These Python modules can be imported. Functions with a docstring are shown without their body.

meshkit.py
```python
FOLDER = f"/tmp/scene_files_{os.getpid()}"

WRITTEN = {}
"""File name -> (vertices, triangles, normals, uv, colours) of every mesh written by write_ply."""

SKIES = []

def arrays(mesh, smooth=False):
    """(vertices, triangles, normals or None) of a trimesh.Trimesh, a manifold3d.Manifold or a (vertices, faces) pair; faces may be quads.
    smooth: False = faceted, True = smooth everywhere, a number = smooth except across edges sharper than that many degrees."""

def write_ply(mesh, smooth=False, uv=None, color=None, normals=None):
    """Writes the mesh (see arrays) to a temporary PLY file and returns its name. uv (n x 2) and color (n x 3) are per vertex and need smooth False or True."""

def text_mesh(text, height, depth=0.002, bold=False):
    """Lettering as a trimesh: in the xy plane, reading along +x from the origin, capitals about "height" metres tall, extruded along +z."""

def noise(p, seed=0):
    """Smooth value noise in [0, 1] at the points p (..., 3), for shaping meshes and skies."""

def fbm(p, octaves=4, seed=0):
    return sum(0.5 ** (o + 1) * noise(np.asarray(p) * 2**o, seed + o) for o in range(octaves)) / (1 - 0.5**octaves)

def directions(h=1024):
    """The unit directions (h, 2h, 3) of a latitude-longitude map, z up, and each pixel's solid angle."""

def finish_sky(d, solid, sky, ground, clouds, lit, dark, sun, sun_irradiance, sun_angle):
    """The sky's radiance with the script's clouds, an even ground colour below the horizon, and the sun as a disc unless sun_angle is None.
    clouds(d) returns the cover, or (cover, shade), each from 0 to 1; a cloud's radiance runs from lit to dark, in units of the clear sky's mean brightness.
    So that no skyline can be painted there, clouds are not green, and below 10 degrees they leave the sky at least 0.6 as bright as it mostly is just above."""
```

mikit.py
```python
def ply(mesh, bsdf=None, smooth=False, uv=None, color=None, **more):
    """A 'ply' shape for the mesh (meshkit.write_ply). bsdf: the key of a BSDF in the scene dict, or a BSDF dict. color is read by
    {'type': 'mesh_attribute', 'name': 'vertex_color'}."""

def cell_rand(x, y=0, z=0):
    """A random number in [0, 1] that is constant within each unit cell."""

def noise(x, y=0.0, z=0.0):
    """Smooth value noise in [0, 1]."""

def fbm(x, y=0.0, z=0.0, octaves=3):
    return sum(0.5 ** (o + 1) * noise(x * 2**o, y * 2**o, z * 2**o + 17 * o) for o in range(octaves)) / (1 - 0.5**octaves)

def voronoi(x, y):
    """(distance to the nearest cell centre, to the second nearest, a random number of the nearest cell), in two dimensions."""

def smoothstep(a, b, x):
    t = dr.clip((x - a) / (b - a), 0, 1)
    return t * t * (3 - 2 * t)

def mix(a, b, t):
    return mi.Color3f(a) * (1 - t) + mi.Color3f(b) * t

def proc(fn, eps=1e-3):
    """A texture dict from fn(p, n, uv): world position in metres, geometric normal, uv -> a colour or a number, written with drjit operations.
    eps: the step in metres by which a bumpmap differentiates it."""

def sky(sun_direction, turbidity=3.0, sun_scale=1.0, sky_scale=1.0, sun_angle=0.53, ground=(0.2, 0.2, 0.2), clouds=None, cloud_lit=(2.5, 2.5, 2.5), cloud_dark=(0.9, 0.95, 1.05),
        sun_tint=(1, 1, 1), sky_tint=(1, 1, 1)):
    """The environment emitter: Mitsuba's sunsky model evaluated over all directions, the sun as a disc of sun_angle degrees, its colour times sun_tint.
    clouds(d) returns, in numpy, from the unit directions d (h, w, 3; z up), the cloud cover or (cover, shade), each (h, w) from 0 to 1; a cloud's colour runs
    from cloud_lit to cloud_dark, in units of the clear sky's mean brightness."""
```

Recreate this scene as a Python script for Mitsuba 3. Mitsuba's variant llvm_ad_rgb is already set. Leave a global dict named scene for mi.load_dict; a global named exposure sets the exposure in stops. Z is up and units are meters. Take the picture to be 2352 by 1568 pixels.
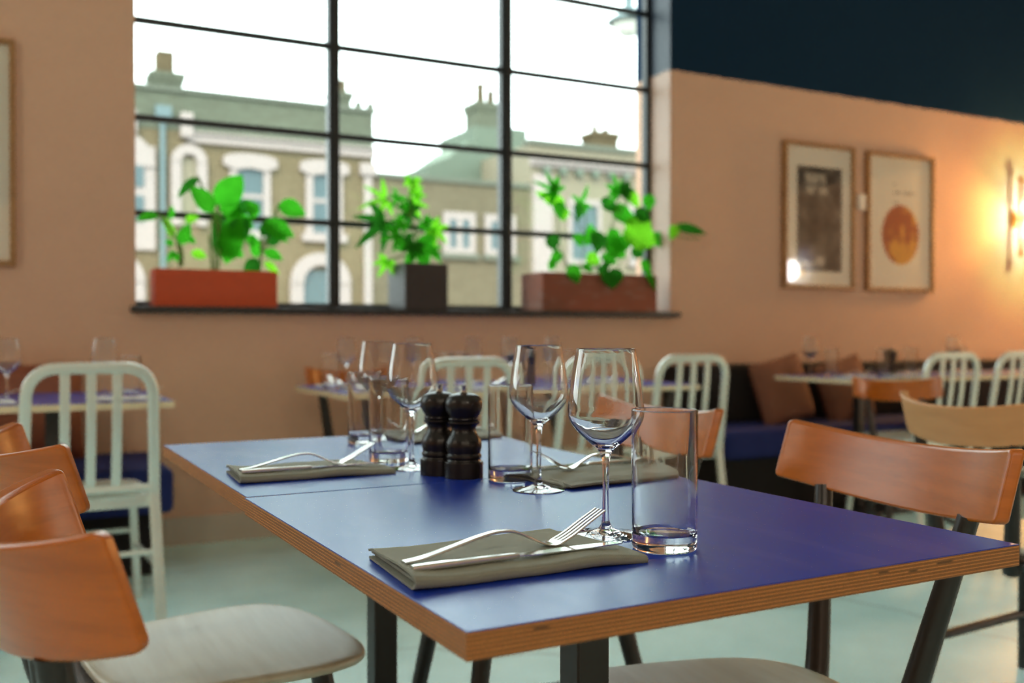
import math, random
import numpy as np, trimesh
import drjit as dr
import mitsuba as mi
import mikit, meshkit
from mikit import proc, noise, fbm, smoothstep, mix, cell_rand, voronoi
from shapely.geometry import Polygon
T = mi.ScalarTransform4f
scene, labels = {}, {}
rng = np.random.default_rng(7)

# ------------------------------------------------------------------ camera, sky, sun, lamps, exposure
exposure = 0.0
EYE = np.array([0.0, 0.0, 0.99]); YAW = math.atan2(.4676, .884); PITCH = -math.atan(19 / 2287)
FWD = np.array([math.sin(YAW) * math.cos(PITCH), math.cos(YAW) * math.cos(PITCH), math.sin(PITCH)])
scene['camera'] = {'type': 'thinlens', 'fov': 2 * math.degrees(math.atan(1176 / 2287)), 'fov_axis': 'x', 'aperture_radius': 0.0048, 'focus_distance': 1.22,
                   'near_clip': 0.02, 'far_clip': 500.0, 'to_world': T().look_at(origin=EYE.tolist(), target=(EYE + FWD).tolist(), up=[0, 0, 1])}

def clouds(d):
    n = meshkit.fbm(d * np.array([3.0, 3.0, 7.0]), 4, 3)
    return 0.86 + 0.12 * n, 0.25 * meshkit.fbm(d * 2.2, 3, 9)
scene['sky'] = mikit.sky((-0.55, -0.70, 0.72), turbidity=4.0, sun_scale=2.2, sky_scale=4.0, sun_angle=24.0, ground=(0.30, 0.29, 0.27), clouds=clouds,
                         cloud_lit=(11.4, 13.6, 13.3), cloud_dark=(10.3, 12.4, 12.3), sun_tint=(1.0, 1.0, 1.0))
HOLES = []

# room pendants hang behind and beside the camera (bright globes mirrored in the glasses)
PENDANTS = [(-3.2, 1.6, 2.75), (-1.2, -2.2, 2.75), (0.6, -2.4, 2.75)]
WALL_GLOBES = [(7.84, 1.35, 1.68), (7.84, 0.0, 1.68)]
PEND_RAD = (118.0, 100.0, 76.0)
SCONCE_RAD = (900.0, 470.0, 150.0)

# ------------------------------------------------------------------ helpers
def add(name, mesh, mat, parent=None, smooth=False, to_world=None, label=None, cat=None, group=None, kind=None, extra=None, **kw):
    """One entry of the scene under parent__name; mesh may be a ply dict made before."""
    base = (parent + '__' if parent else '') + name
    key, n = base, 0
    while key in scene or key in labels:
        n += 1; key = f'{base}_{n:03d}'
    d = dict(mesh) if isinstance(mesh, dict) else mikit.ply(mesh, mat, smooth=smooth, **kw)
    if to_world is not None: d['to_world'] = to_world
    if extra: d.update(extra)
    scene[key] = d
    note(key, label, cat, group, kind)
    return key

def note(key, label=None, cat=None, group=None, kind=None):
    e = {k: v for k, v in (('label', label), ('category', cat), ('group', group), ('kind', kind)) if v}
    if e: labels[key] = e

def thing(name, label, cat, group=None, kind=None):
    key, n = name, 0
    while key in scene or key in labels:
        n += 1; key = f'{name}_{n:03d}'
    note(key, label, cat, group, kind)
    return key

def box(x0, x1, y0, y1, z0, z1):
    m = trimesh.creation.box((x1 - x0, y1 - y0, z1 - z0)); m.apply_translation(((x0 + x1) / 2, (y0 + y1) / 2, (z0 + z1) / 2)); return m

def cat_(ms): return trimesh.util.concatenate([trimesh.Trimesh(m.vertices, m.faces, process=False) for m in ms])

def rbox(x0, x1, y0, y1, z0, z1, r=0.01, n=3):
    """Box with rounded edges (hull of eight small spheres)."""
    s = trimesh.creation.icosphere(subdivisions=n - 1, radius=r).vertices
    pts = [s + np.array((x, y, z)) for x in (x0 + r, x1 - r) for y in (y0 + r, y1 - r) for z in (z0 + r, z1 - r)]
    return trimesh.convex.convex_hull(np.vstack(pts))

def lathe(prof, n=40):
    prof = np.array(prof, float)
    a = np.arange(n) * 2 * np.pi / n
    v, idx = [], []
    for r, z in prof:
        if r < 1e-7: idx.append([len(v)] * n); v.append((0, 0, z))
        else: idx.append(list(range(len(v), len(v) + n))); v += [(r * math.cos(t), r * math.sin(t), z) for t in a]
    f = []
    for p, q in zip(idx[:-1], idx[1:]):
        for i in range(n):
            j = (i + 1) % n
            if p[i] != p[j]: f.append((p[i], p[j], q[j] if q[i] != q[j] else q[i]))
            if q[i] != q[j]: f.append((p[i], q[j], q[i]))
    m = trimesh.Trimesh(v, f, process=False)
    return m

def spline(pts, n):
    """Catmull-Rom through pts, n samples."""
    p = np.array(pts, float); p = np.vstack([2 * p[0] - p[1], p, 2 * p[-1] - p[-2]])
    out = []
    for t in np.linspace(0, len(pts) - 1 - 1e-9, n):
        i = int(t); u = t - i; a, b, c, d = p[i:i + 4]
        out.append(0.5 * (2 * b + (c - a) * u + (2 * a - 5 * b + 4 * c - d) * u * u + (3 * b - a - 3 * c + d) * u ** 3))
    return np.array(out)

def sweep(path, sec, up=(0, 0, 1), scale=None):
    """Closed section (m x 2: along side, along up) swept along path; flat caps. Returns a mesh."""
    path, sec = np.asarray(path, float), np.asarray(sec, float)
    t = np.gradient(path, axis=0); t /= np.linalg.norm(t, axis=1, keepdims=True) + 1e-12
    up = np.broadcast_to(np.asarray(up, float), path.shape)
    s = np.cross(t, up); s /= np.linalg.norm(s, axis=1, keepdims=True) + 1e-12
    w = np.cross(s, t)
    k = np.ones((len(path), 2)) if scale is None else np.asarray(scale, float).reshape(len(path), -1) * np.ones((1, 2))
    v = path[:, None] + sec[None, :, :1] * k[:, None, :1] * s[:, None] + sec[None, :, 1:] * k[:, None, 1:] * w[:, None]
    m, n = len(sec), len(path)
    v = v.reshape(-1, 3); f = []
    for i in range(n - 1):
        for j in range(m):
            a, b, c, d = i * m + j, i * m + (j + 1) % m, (i + 1) * m + (j + 1) % m, (i + 1) * m + j
            f += [(a, b, c), (a, c, d)]
    v = np.vstack([v, path[0], path[-1]]); A, B = len(v) - 2, len(v) - 1
    for j in range(m):
        f += [(A, (j + 1) % m, j), (B, (n - 1) * m + j, (n - 1) * m + (j + 1) % m)]
    mesh = trimesh.Trimesh(v, f, process=False); 
    if mesh.volume < 0: mesh.invert()
    return mesh

def ell(a, b, n=12):
    t = np.arange(n) * 2 * np.pi / n
    return np.stack([a * np.cos(t), b * np.sin(t)], 1)

def rrect(a, b, r, k=3):
    """Rounded rectangle section, half sizes a, b."""
    out = []
    for cx, cy, t0 in ((a - r, b - r, 0), (-a + r, b - r, 90), (-a + r, -b + r, 180), (a - r, -b + r, 270)):
        for i in range(k + 1):
            t = math.radians(t0 + 90 * i / k); out.append((cx + r * math.cos(t), cy + r * math.sin(t)))
    return np.array(out)

def rod(a, b, r0, r1=None, n=12, steps=2):
    a, b = np.array(a, float), np.array(b, float); r1 = r0 if r1 is None else r1
    ts = np.linspace(0, 1, steps)
    up = (0, 0, 1) if abs((b - a)[2]) < .9 * np.linalg.norm(b - a) else (0, 1, 0)
    return sweep(a + (b - a) * ts[:, None], ell(1, 1, n), up, (r0 + (r1 - r0) * ts))

def sheet(P, t):
    """Closed slab of thickness t about a grid of points P (a x b x 3)."""
    P = np.asarray(P, float); a, b = P.shape[:2]
    n = np.cross(np.gradient(P, axis=0), np.gradient(P, axis=1)); n /= np.linalg.norm(n, axis=2, keepdims=True) + 1e-12
    t = np.broadcast_to(np.asarray(t, float), (a, b))[..., None]
    v = np.vstack([(P + n * t / 2).reshape(-1, 3), (P - n * t / 2).reshape(-1, 3)]); N = a * b; f = []
    g = np.arange(N).reshape(a, b)
    for i in range(a - 1):
        for j in range(b - 1):
            q = (g[i, j], g[i + 1, j], g[i + 1, j + 1], g[i, j + 1])
            f += [(q[0], q[1], q[2]), (q[0], q[2], q[3]), (q[2] + N, q[1] + N, q[0] + N), (q[3] + N, q[2] + N, q[0] + N)]
    rim = list(g[0, :]) + list(g[1:, -1]) + list(g[-1, :-1][::-1]) + list(g[1:-1, 0][::-1])
    for p, q in zip(rim, rim[1:] + rim[:1]): f += [(p, q, q + N), (p, q + N, p + N)]
    m = trimesh.Trimesh(v, f, process=False); trimesh.repair.fix_normals(m)
    return m

def at(x, y, z, deg=0.0, s=1.0): return T().translate([x, y, z]).rotate([0, 0, 1], deg).scale(s)

# ------------------------------------------------------------------ materials
def mat(key, d): scene[key] = d; return key
def rgb(*c): return {'type': 'rgb', 'value': list(c)}
def principled(key, color, rough=.5, spec=.5, **kw):
    return mat(key, {'type': 'twosided', 'bsdf': {'type': 'principled', 'base_color': color if isinstance(color, dict) else rgb(*color), 'roughness': rough, 'specular': spec, **kw}})

def wall_color(p, n, uv):
    g = 0.93 + 0.12 * fbm(p.x * 1.3, p.y * 1.3, p.z * 1.3, 3) + 0.05 * (noise(p.x * 90, p.y * 90, p.z * 90) - .5)
    jag = 0.012 * (fbm(p.x * 9.0, p.y * 9.0, 0.0, 3) - 0.5) + 0.006 * (noise(p.x * 45, p.y * 45, 3.0) - 0.5)
    t = smoothstep(-0.002, 0.002, p.z + jag - 2.568)
    return mix(mi.Color3f(.68, .44, .32) * g, mi.Color3f(.010, .029, .060) * g, t)
mat('wall_paint', {'type': 'twosided', 'bsdf': {'type': 'diffuse', 'reflectance': proc(wall_color)}})
mat('satin_paint', {'type': 'twosided', 'bsdf': {'type': 'roughplastic', 'diffuse_reflectance': proc(wall_color), 'int_ior': 1.55, 'alpha': .22, 'distribution': 'ggx'}})
def floor_color(p, n, uv):
    g = fbm(p.x * 1.1, p.y * 1.1, 2.0, 4); h = fbm(p.x * 6, p.y * 6, 7.0, 3)
    crack = smoothstep(0.02, 0.0, dr.abs(fbm(p.x * .9 + 5, p.y * .9, 1.0, 4) - .5)) * .18
    return mix((.38, .62, .62), (.66, .90, .90), dr.clip(g * 1.5 - .3 + (h - .5) * .35, 0, 1)) * (1 - crack)
principled('concrete', proc(floor_color), .42, .5)
principled('ceiling_paint', (.70, .68, .64), .8, .2)
principled('skirting_paint', (.52, .45, .38), .5, .4)
def lam_color(p, n, uv):
    v = voronoi(p.x * 60, p.y * 60)
    w = voronoi(p.x * 150 + 31, p.y * 150)
    speck = dr.select((v[0] < .045) & (v[2] > .86), mi.Float(1), mi.Float(0)) * .16 + dr.select((w[0] < .06) & (w[2] > .94), mi.Float(1), mi.Float(0)) * .16
    smear = smoothstep(.60, .78, fbm(p.x * 16, p.y * 5, 4.0, 4)) * .02
    return mix((.002, .032, .40), (.75, .78, .85), dr.clip(speck + smear, 0, 1))
mat('laminate', {'type': 'twosided', 'bsdf': {'type': 'roughplastic', 'diffuse_reflectance': proc(lam_color), 'int_ior': 1.6, 'alpha': .10, 'specular_reflectance': rgb(.94, 1.0, 1.0), 'distribution': 'ggx'}})
def ply_color(p, n, uv):
    g = noise(p.x * 60, p.y * 60, p.z * 900) * .5 + fbm(p.x * 9, p.y * 9, p.z * 400, 2) * .5
    ph = p.z / 0.0019 + .35 * noise(p.x * 5, p.y * 5, 1.0)
    fr = ph - dr.floor(ph); band = dr.floor(ph)
    glue = smoothstep(.16, .04, dr.minimum(fr, 1 - fr))
    odd = band - 2 * dr.floor(band / 2)
    c = mix((.27, .100, .024), (.45, .185, .050), g) * (.62 + .62 * odd)
    void = smoothstep(.88, .93, noise(p.x * 22, p.y * 22, band * 3.1)) * odd * .8
    return mix(c, (.05, .022, .010), dr.clip(glue * .75 + void, 0, 1))
principled('plywood_edge', proc(ply_color), .5, .4)
def ply_pale(p, n, uv):
    fr = p.z / .0038 - dr.floor(p.z / .0038)
    return mix((.78, .68, .48), (.60, .49, .31), smoothstep(.35, .6, fr) * (.5 + .5 * noise(p.x * 30, p.y * 30, p.z * 500)))
principled('pale_plywood_edge', proc(ply_pale), .5, .4)
def wood(base, dark, kx, kz, amt=1.0):
    def fn(p, n, uv):
        w = fbm(p.x * 2.2, p.y * 2.2, p.z * 2.2, 2)
        g = fbm(p.x * kx + w * 2, p.y * kx, p.z * kz + w * 6, 4)
        fine = noise(p.x * kx * 9, p.y * kx * 9, p.z * kz * 6)
        return mix(base, dark, dr.clip((g - .32) * 1.7 * amt + (fine - .5) * .22, 0, 1))
    return fn
def lacquer(key, color, ior, alpha): return mat(key, {'type': 'twosided', 'bsdf': {'type': 'roughplastic', 'diffuse_reflectance': color, 'int_ior': ior, 'alpha': alpha, 'distribution': 'ggx', 'nonlinear': True}})
lacquer('back_veneer', proc(wood((.72, .27, .018), (.55, .175, .008), 9, 70, .7)), 1.55, .10)
lacquer('pale_veneer', proc(wood((.92, .60, .31), (.80, .47, .20), 7, 40, .7)), 1.55, .2)
def seat_wood(p, n, uv):
    g = fbm(p.x * 55, p.y * 5, p.z * 5, 3)
    return mix((.90, .90, .82), (.80, .77, .66), dr.clip((g - .3) * 1.6, 0, 1))
lacquer('seat_veneer', proc(seat_wood), 1.9, .2)
principled('black_wood', (.012, .010, .009), .35, .5)
principled('black_steel', (.014, .013, .013), .42, .5)
principled('brushed_aluminium', (.74, .80, .76), .34, .6, metallic=.55)
principled('steel', (.86, .85, .83), .10, .5, metallic=1.0)
principled('chrome', (.80, .76, .70), .08, .5, metallic=1.0)
mat('clear_glass', {'type': 'dielectric', 'int_ior': 1.5, 'ext_ior': 1.0})
mat('window_glass', {'type': 'thindielectric', 'int_ior': 1.5})
def cloth(p, n, uv):
    w = .5 + .25 * dr.sin(p.x * 2600) + .25 * dr.sin(p.y * 2600)
    return mix((.15, .165, .135), (.25, .265, .225), w * .6 + .4 * fbm(p.x * 40, p.y * 40, p.z * 40, 2))
principled('napkin_cloth', proc(cloth), .85, .2, sheen=.4)
principled('mill_wood', (.006, .005, .0045), .33, .35)
def terracotta(a, b):
    def fn(p, n, uv): return mix(a, b, fbm(p.x * 9, p.y * 9, p.z * 9, 4))
    return fn
principled('rust_planter', proc(terracotta((.60, .095, .034), (.48, .088, .042))), .75, .3)
principled('slate_planter', proc(terracotta((.030, .024, .022), (.020, .018, .018))), .55, .5)
def stained(p, n, uv):
    c = mix((.30, .085, .048), (.16, .070, .044), fbm(p.x * 5, p.y * 5, p.z * 7, 3))
    lime = smoothstep(.58, .75, fbm(p.x * 14, p.y * 14, p.z * 40, 4))
    return mix(c, (.34, .22, .18), lime * .45)
principled('stained_planter', proc(stained), .7, .3)
principled('soil', (.035, .024, .016), .95, .1)
def leaf_mat(key, a, b, tr):
    def fn(p, n, uv): return mix(a, b, fbm(p.x * 25, p.y * 25, p.z * 25, 2))
    return mat(key, {'type': 'principledthin', 'base_color': proc(fn), 'roughness': .38, 'diff_trans': tr, 'spec_trans': 0.0, 'eta': 1.45})
leaf_mat('leaf_green', (.035, .36, .012), (.06, .50, .02), 1.15)
leaf_mat('leaf_dark', (.018, .17, .012), (.03, .25, .02), .75)
leaf_mat('leaf_lime', (.16, .62, .015), (.22, .72, .03), 1.3)
principled('stem_green', (.10, .22, .03), .6, .3)
principled('frame_oak', proc(wood((.34, .17, .055), (.22, .10, .03), 12, 12)), .45, .4)
principled('navy_fabric', (.012, .022, .115), .8, .2, sheen=.3)
principled('charcoal_fabric', (.016, .015, .016), .8, .2)
principled('rust_leather', proc(terracotta((.27, .085, .045), (.20, .062, .035))), .5, .4)
principled('brown_cushion', proc(terracotta((.26, .115, .075), (.20, .088, .058))), .8, .2, sheen=.3)
principled('window_steel', (.012, .016, .017), .4, .5)
principled('white_plastic', (.72, .68, .62), .5, .4)
principled('paper_mat', (.74, .70, .62), .8, .2)
principled('white_linen', (.72, .74, .74), .8, .2)
principled('brass', (.72, .36, .14), .28, .5, metallic=1.0)
def brick(a, b, mortar, jx=.225, jz=.075):
    def fn(p, n, uv):
        row = dr.floor(p.z / jz); x = (p.x + p.y) / jx + .5 * (row - 2 * dr.floor(row / 2))
        col = dr.floor(x); fx = x - col; fz = p.z / jz - row
        m = smoothstep(.07, .03, dr.minimum(fx, 1 - fx)) + smoothstep(.16, .08, dr.minimum(fz, 1 - fz))
        c = mix(a, b, cell_rand(col, row, 1)) * (.80 + .4 * fbm(p.x * .7, p.y * .7, p.z * .9, 3))
        return mix(c, mortar, dr.clip(m, 0, 1))
    return fn
principled('stock_brick', proc(brick((0.156, 0.125, 0.073), (0.121, 0.096, 0.054), (0.156, 0.133, 0.088))), .9, .1)
principled('parapet_brick', proc(brick((0.106, 0.122, 0.089), (0.084, 0.090, 0.065), (0.106, 0.120, 0.093))), .9, .1)
principled('grey_brick', proc(brick((0.130, 0.114, 0.074), (0.103, 0.087, 0.056), (0.136, 0.116, 0.081))), .9, .1)
principled('red_brick', proc(brick((0.099, 0.074, 0.041), (0.078, 0.056, 0.030), (0.099, 0.089, 0.058))), .9, .1)
principled('stone_white', (0.305, 0.265, 0.251), .8, .2)
principled('stone_grey', (0.106, 0.118, 0.093), .8, .2)
principled('render_cream', (0.203, 0.183, 0.133), .8, .2)
principled('render_stain', (0.112, 0.144, 0.113), .85, .2)
principled('far_glass', (.07, .11, .12), .3, .3)
principled('asphalt', (.16, .16, .15), .9, .1)
principled('lamp_metal', (.10, .15, .16), .5, .4)
principled('frosted', (.70, .72, .66), .4, .4)

# ------------------------------------------------------------------ the room
WX0, WX1, WZ0, WZ1, WY, GY_ = 0.606, 3.637, 1.085, 4.30, 4.84, 5.04
VX0, VX1 = -3.95, -0.92          # the next window of the same row, left of the picture (mirrored in the chairs and glasses)
add('wall_back', cat_([box(-4.5, VX0, WY, 5.20, 0, 4.9), box(VX1, WX0, WY, 5.20, 0, 4.9), box(WX1, 8, WY, 5.20, 0, 4.9)] +
                      [box(a, c, WY, 5.20, z0, z1) for a, c in ((VX0, VX1), (WX0, WX1)) for z0, z1 in ((0, WZ0), (WZ1, 4.9))]), 'wall_paint', kind='structure')
add('wall_left', box(-4.7, -4.5, -4, 5.2, 0, 4.9), 'wall_paint', kind='structure')
add('wall_right', box(8, 8.2, -4, 5.2, 0, 4.9), 'wall_paint', kind='structure')
add('wall_front', box(-4.5, 8, -4.2, -4, 0, 4.9), 'wall_paint', kind='structure')
add('floor', box(-4.5, 8, -4, WY, -.1, 0), 'concrete', kind='structure')
# roof with two long rooflights behind the camera
def slab_with_holes(x0, x1, y0, y1, z0, z1, holes):
    from shapely.geometry import box as sb
    p = sb(x0, y0, x1, y1)
    for h in holes: p = p.difference(sb(*h))
    m = trimesh.creation.extrude_polygon(p, z1 - z0, engine='earcut'); m.apply_translation((0, 0, z0)); return m
add('ceiling', slab_with_holes(-4.7, 8.2, -4.2, 5.2, 4.9, 5.05, HOLES), 'ceiling_paint', kind='structure')
add('baseboard_back', rbox(-4.5, 8, WY - .018, WY + .01, -.01, .13, .004, 2), 'skirting_paint', kind='structure')

add('reveal', cat_([box(WX1 - .004, WX1 + .001, WY + .002, GY_ + .05, WZ0, WZ1), box(WX0 - .001, WX0 + .004, WY + .002, GY_ + .05, WZ0, WZ1)]), 'satin_paint', 'wall_back')

# the steel window: frame, mullions, glazing bars, panes, sill
GY = 5.04
def steel_window(key, x0, x1, mx):
    w = thing(key, None, None, kind='structure'); X0, X1 = x0 - .02, x1
    add('frame', cat_([box(X0, X0 + .045, GY, GY + .05, WZ0, WZ1), box(X1 - .035, X1, GY, GY + .05, WZ0, WZ1), box(X0, X1, GY, GY + .05, 1.10, 1.145), box(X0, X1, GY, GY + .05, WZ1 - .04, WZ1)]), 'window_steel', w)
    for x, h in zip(mx, (.030, .034)): add('mullion', cat_([rbox(x - h, x + h, GY - .012, GY + .05, 1.10, WZ1, .006, 2), box(x - h * .45, x + h * .45, GY - .03, GY, 1.11, WZ1)]), 'window_steel', w)
    cols = [(X0 + .045, mx[0] - .03), (mx[0] + .03, mx[1] - .034), (mx[1] + .034, X1 - .035)]
    ZB = [1.145, 1.566, 2.023, 2.489, 2.955, 3.42, 3.87, WZ1 - .04]
    for a, b in cols:
        for z in ZB[1:-1]: add('glazing_bar', rbox(a - .003, b + .003, GY + .004, GY + .04, z - .015, z + .015, .004, 2), 'window_steel', w)
        for z0, z1 in zip(ZB[:-1], ZB[1:]):
            p = trimesh.Trimesh([(a, GY + .025, z0), (b, GY + .025, z0), (b, GY + .025, z1), (a, GY + .025, z1)], [(0, 1, 2), (0, 2, 3)], process=False)
            add('pane', p, 'window_glass', w)
    add('sill', cat_([rbox(x0 - .02, x1 + .032, 4.775, WY + .001, 1.085, 1.115, .006, 2), box(x0, x1, WY, GY + .05, 1.085, 1.115)]), 'window_steel', w)
steel_window('window_1', WX0, WX1, (1.614, 2.629))
steel_window('window_2', VX0, VX1, (-2.95, -1.93))

# ------------------------------------------------------------------ the street outside
add('street_ground', box(-60, 90, 5.3, 36.5, -.4, -.2), 'asphalt', kind='structure')
FY = 28.0
def arch_ring(x0, x1, zs, t, y0, y1, n=18, full=False):
    """Arch surround: jambs from zs down are separate; semicircle (or segment) of band width t."""
    cx, r = (x0 + x1) / 2, (x1 - x0) / 2
    a = np.linspace(0, np.pi, n)
    out = [(cx + r * math.cos(t_), zs + r * math.sin(t_)) for t_ in a] + [(cx + (r - t) * math.cos(t_), zs + (r - t) * math.sin(t_)) for t_ in a[::-1]]
    return xz_prism(out, y0, y1)
def xz_prism(pts, y0, y1):
    m = trimesh.creation.extrude_polygon(Polygon(pts), y1 - y0, engine='earcut')
    m.vertices = np.stack([m.vertices[:, 0], y1 - m.vertices[:, 2], m.vertices[:, 1]], 1); trimesh.repair.fix_normals(m); return m
def chimney(parent, x0, x1, y0, y1, z0, z1, cap, mat_, pots=(), pot_mat='red_brick'):
    st = add('chimney', cat_([box(x0, x1, y0, y1, z0, z1), box(x0 - .08, x1 + .08, y0 - .08, y1 + .08, z1 - cap, z1), box(x0 - .04, x1 + .04, y0 - .04, y1 + .04, z1 - 2 * cap, z1 - cap)]), mat_, parent)
    for x, r, h in pots:
        add('chimney_pot', at_mesh(lathe([(0, 0), (r, 0), (r * .82, h * .8), (r * .98, h * .86), (r * .98, h), (r * .7, h), (r * .7, h * .7), (0, h * .7)], 14), x, (y0 + y1) / 2, z1), pot_mat, st, smooth=35)
def at_mesh(m, x, y, z): m = m.copy(); m.apply_translation((x, y, z)); return m

b = thing('brick_townhouse', 'pale brick terraced house with white arched window surrounds across the street', 'building')
add('wall', box(1.0, 10.17, FY, FY + 8, -.2, 6.45), 'stock_brick', b)
add('parapet', box(1.0, 10.17, FY - .02, FY + .35, 6.45, 7.48), 'parapet_brick', b)
add('coping', box(.95, 10.22, FY - .10, FY + .42, 7.48, 7.60), 'stone_grey', b)
add('cornice', cat_([box(4.84, 10.17, FY - .14, FY, 6.16, 6.38), box(4.84, 10.17, FY - .22, FY, 6.38, 6.43)]), 'stone_white', b)
add('corbel', rbox(4.66, 4.98, FY - .26, FY, 6.25, 6.92, .04, 2), 'stone_white', b)
add('corbel', rbox(3.25, 3.55, FY - .26, FY, 6.25, 6.85, .04, 2), 'stone_white', b)
for x0, x1 in ((5.86, 7.22), (8.0, 9.32)):
    g0, g1 = x0 + .32, x1 - .32; cx = (x0 + x1) / 2
    hood = [(x0 - .06, 5.62), (x0 - .06, 5.82)] + [(cx + (x1 - x0 + .12) / 2 * math.sin(t), 5.82 + .16 * math.cos(t)) for t in np.linspace(-1.57, 1.57, 9)] + [(x1 + .06, 5.82), (x1 + .06, 5.62), (g1 + .05, 5.50)] + [(cx + (g1 - g0) / 2 * s_, 5.50 + .07 * (1 - s_ * s_)) for s_ in (.6, .2, -.2, -.6)] + [(g0 - .05, 5.50)]
    sur = add('window_surround', cat_([xz_prism(hood, FY - .16, FY), box(x0 + .12, g0, FY - .10, FY, 3.85, 5.62), box(g1, x1 - .12, FY - .10, FY, 3.85, 5.62), box(x0, x1, FY - .18, FY, 3.62, 3.86)]), 'stone_white', b)
    add('pane', box(g0, g1, FY - .03, FY - .005, 4.86, 5.57), 'far_glass', sur)
    add('pane', box(g0, g1, FY - .03, FY - .005, 3.86, 4.74), 'far_glass', sur)
    add('sash_rail', box(g0, g1, FY - .06, FY, 4.74, 4.86), 'stone_white', sur)
sur = add('arched_surround', cat_([arch_ring(4.42, 5.36, 5.62, .26, FY - .16, FY), box(4.42, 4.68, FY - .14, FY, 3.9, 5.62), box(5.10, 5.36, FY - .14, FY, 3.9, 5.62)]), 'stone_white', b)
add('niche_panel', box(4.68, 5.10, FY - .04, FY - .005, 3.9, 5.72), 'render_cream', sur)
for x0, x1, zs in ((7.66, 9.42, 2.42), (2.15, 3.75, 2.35)):
    sur = add('arched_surround', cat_([arch_ring(x0, x1, zs, .36, FY - .2, FY), box(x0, x0 + .36, FY - .16, FY, .2, zs), box(x1 - .36, x1, FY - .16, FY, .2, zs)]), 'stone_white', b)
    add('pane', box(x0 + .36, x1 - .36, FY - .04, FY - .005, .6, zs + .38), 'far_glass', sur)
add('bay_panel', cat_([box(2.2, 4.02, FY - .12, FY, 3.2, 5.95), arch_ring(2.2, 4.02, 5.4, .5, FY - .18, FY)]), 'stone_white', b)
for z0, z1 in ((4.86, 5.62), (3.95, 4.62)): add('bay_pane', box(3.0, 3.72, FY - .16, FY - .11, z0, z1), 'far_glass', b)
add('string_course', box(1.0, 10.17, FY - .08, FY, 1.35, 1.62), 'render_cream', b)
add('downpipe', rod((4.20, FY - .12, .2), (4.20, FY - .12, 6.9), .075, n=10), 'lamp_metal', b)
add('hopper', box(4.02, 4.42, FY - .22, FY - .02, 6.75, 7.05), 'lamp_metal', b)
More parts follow.
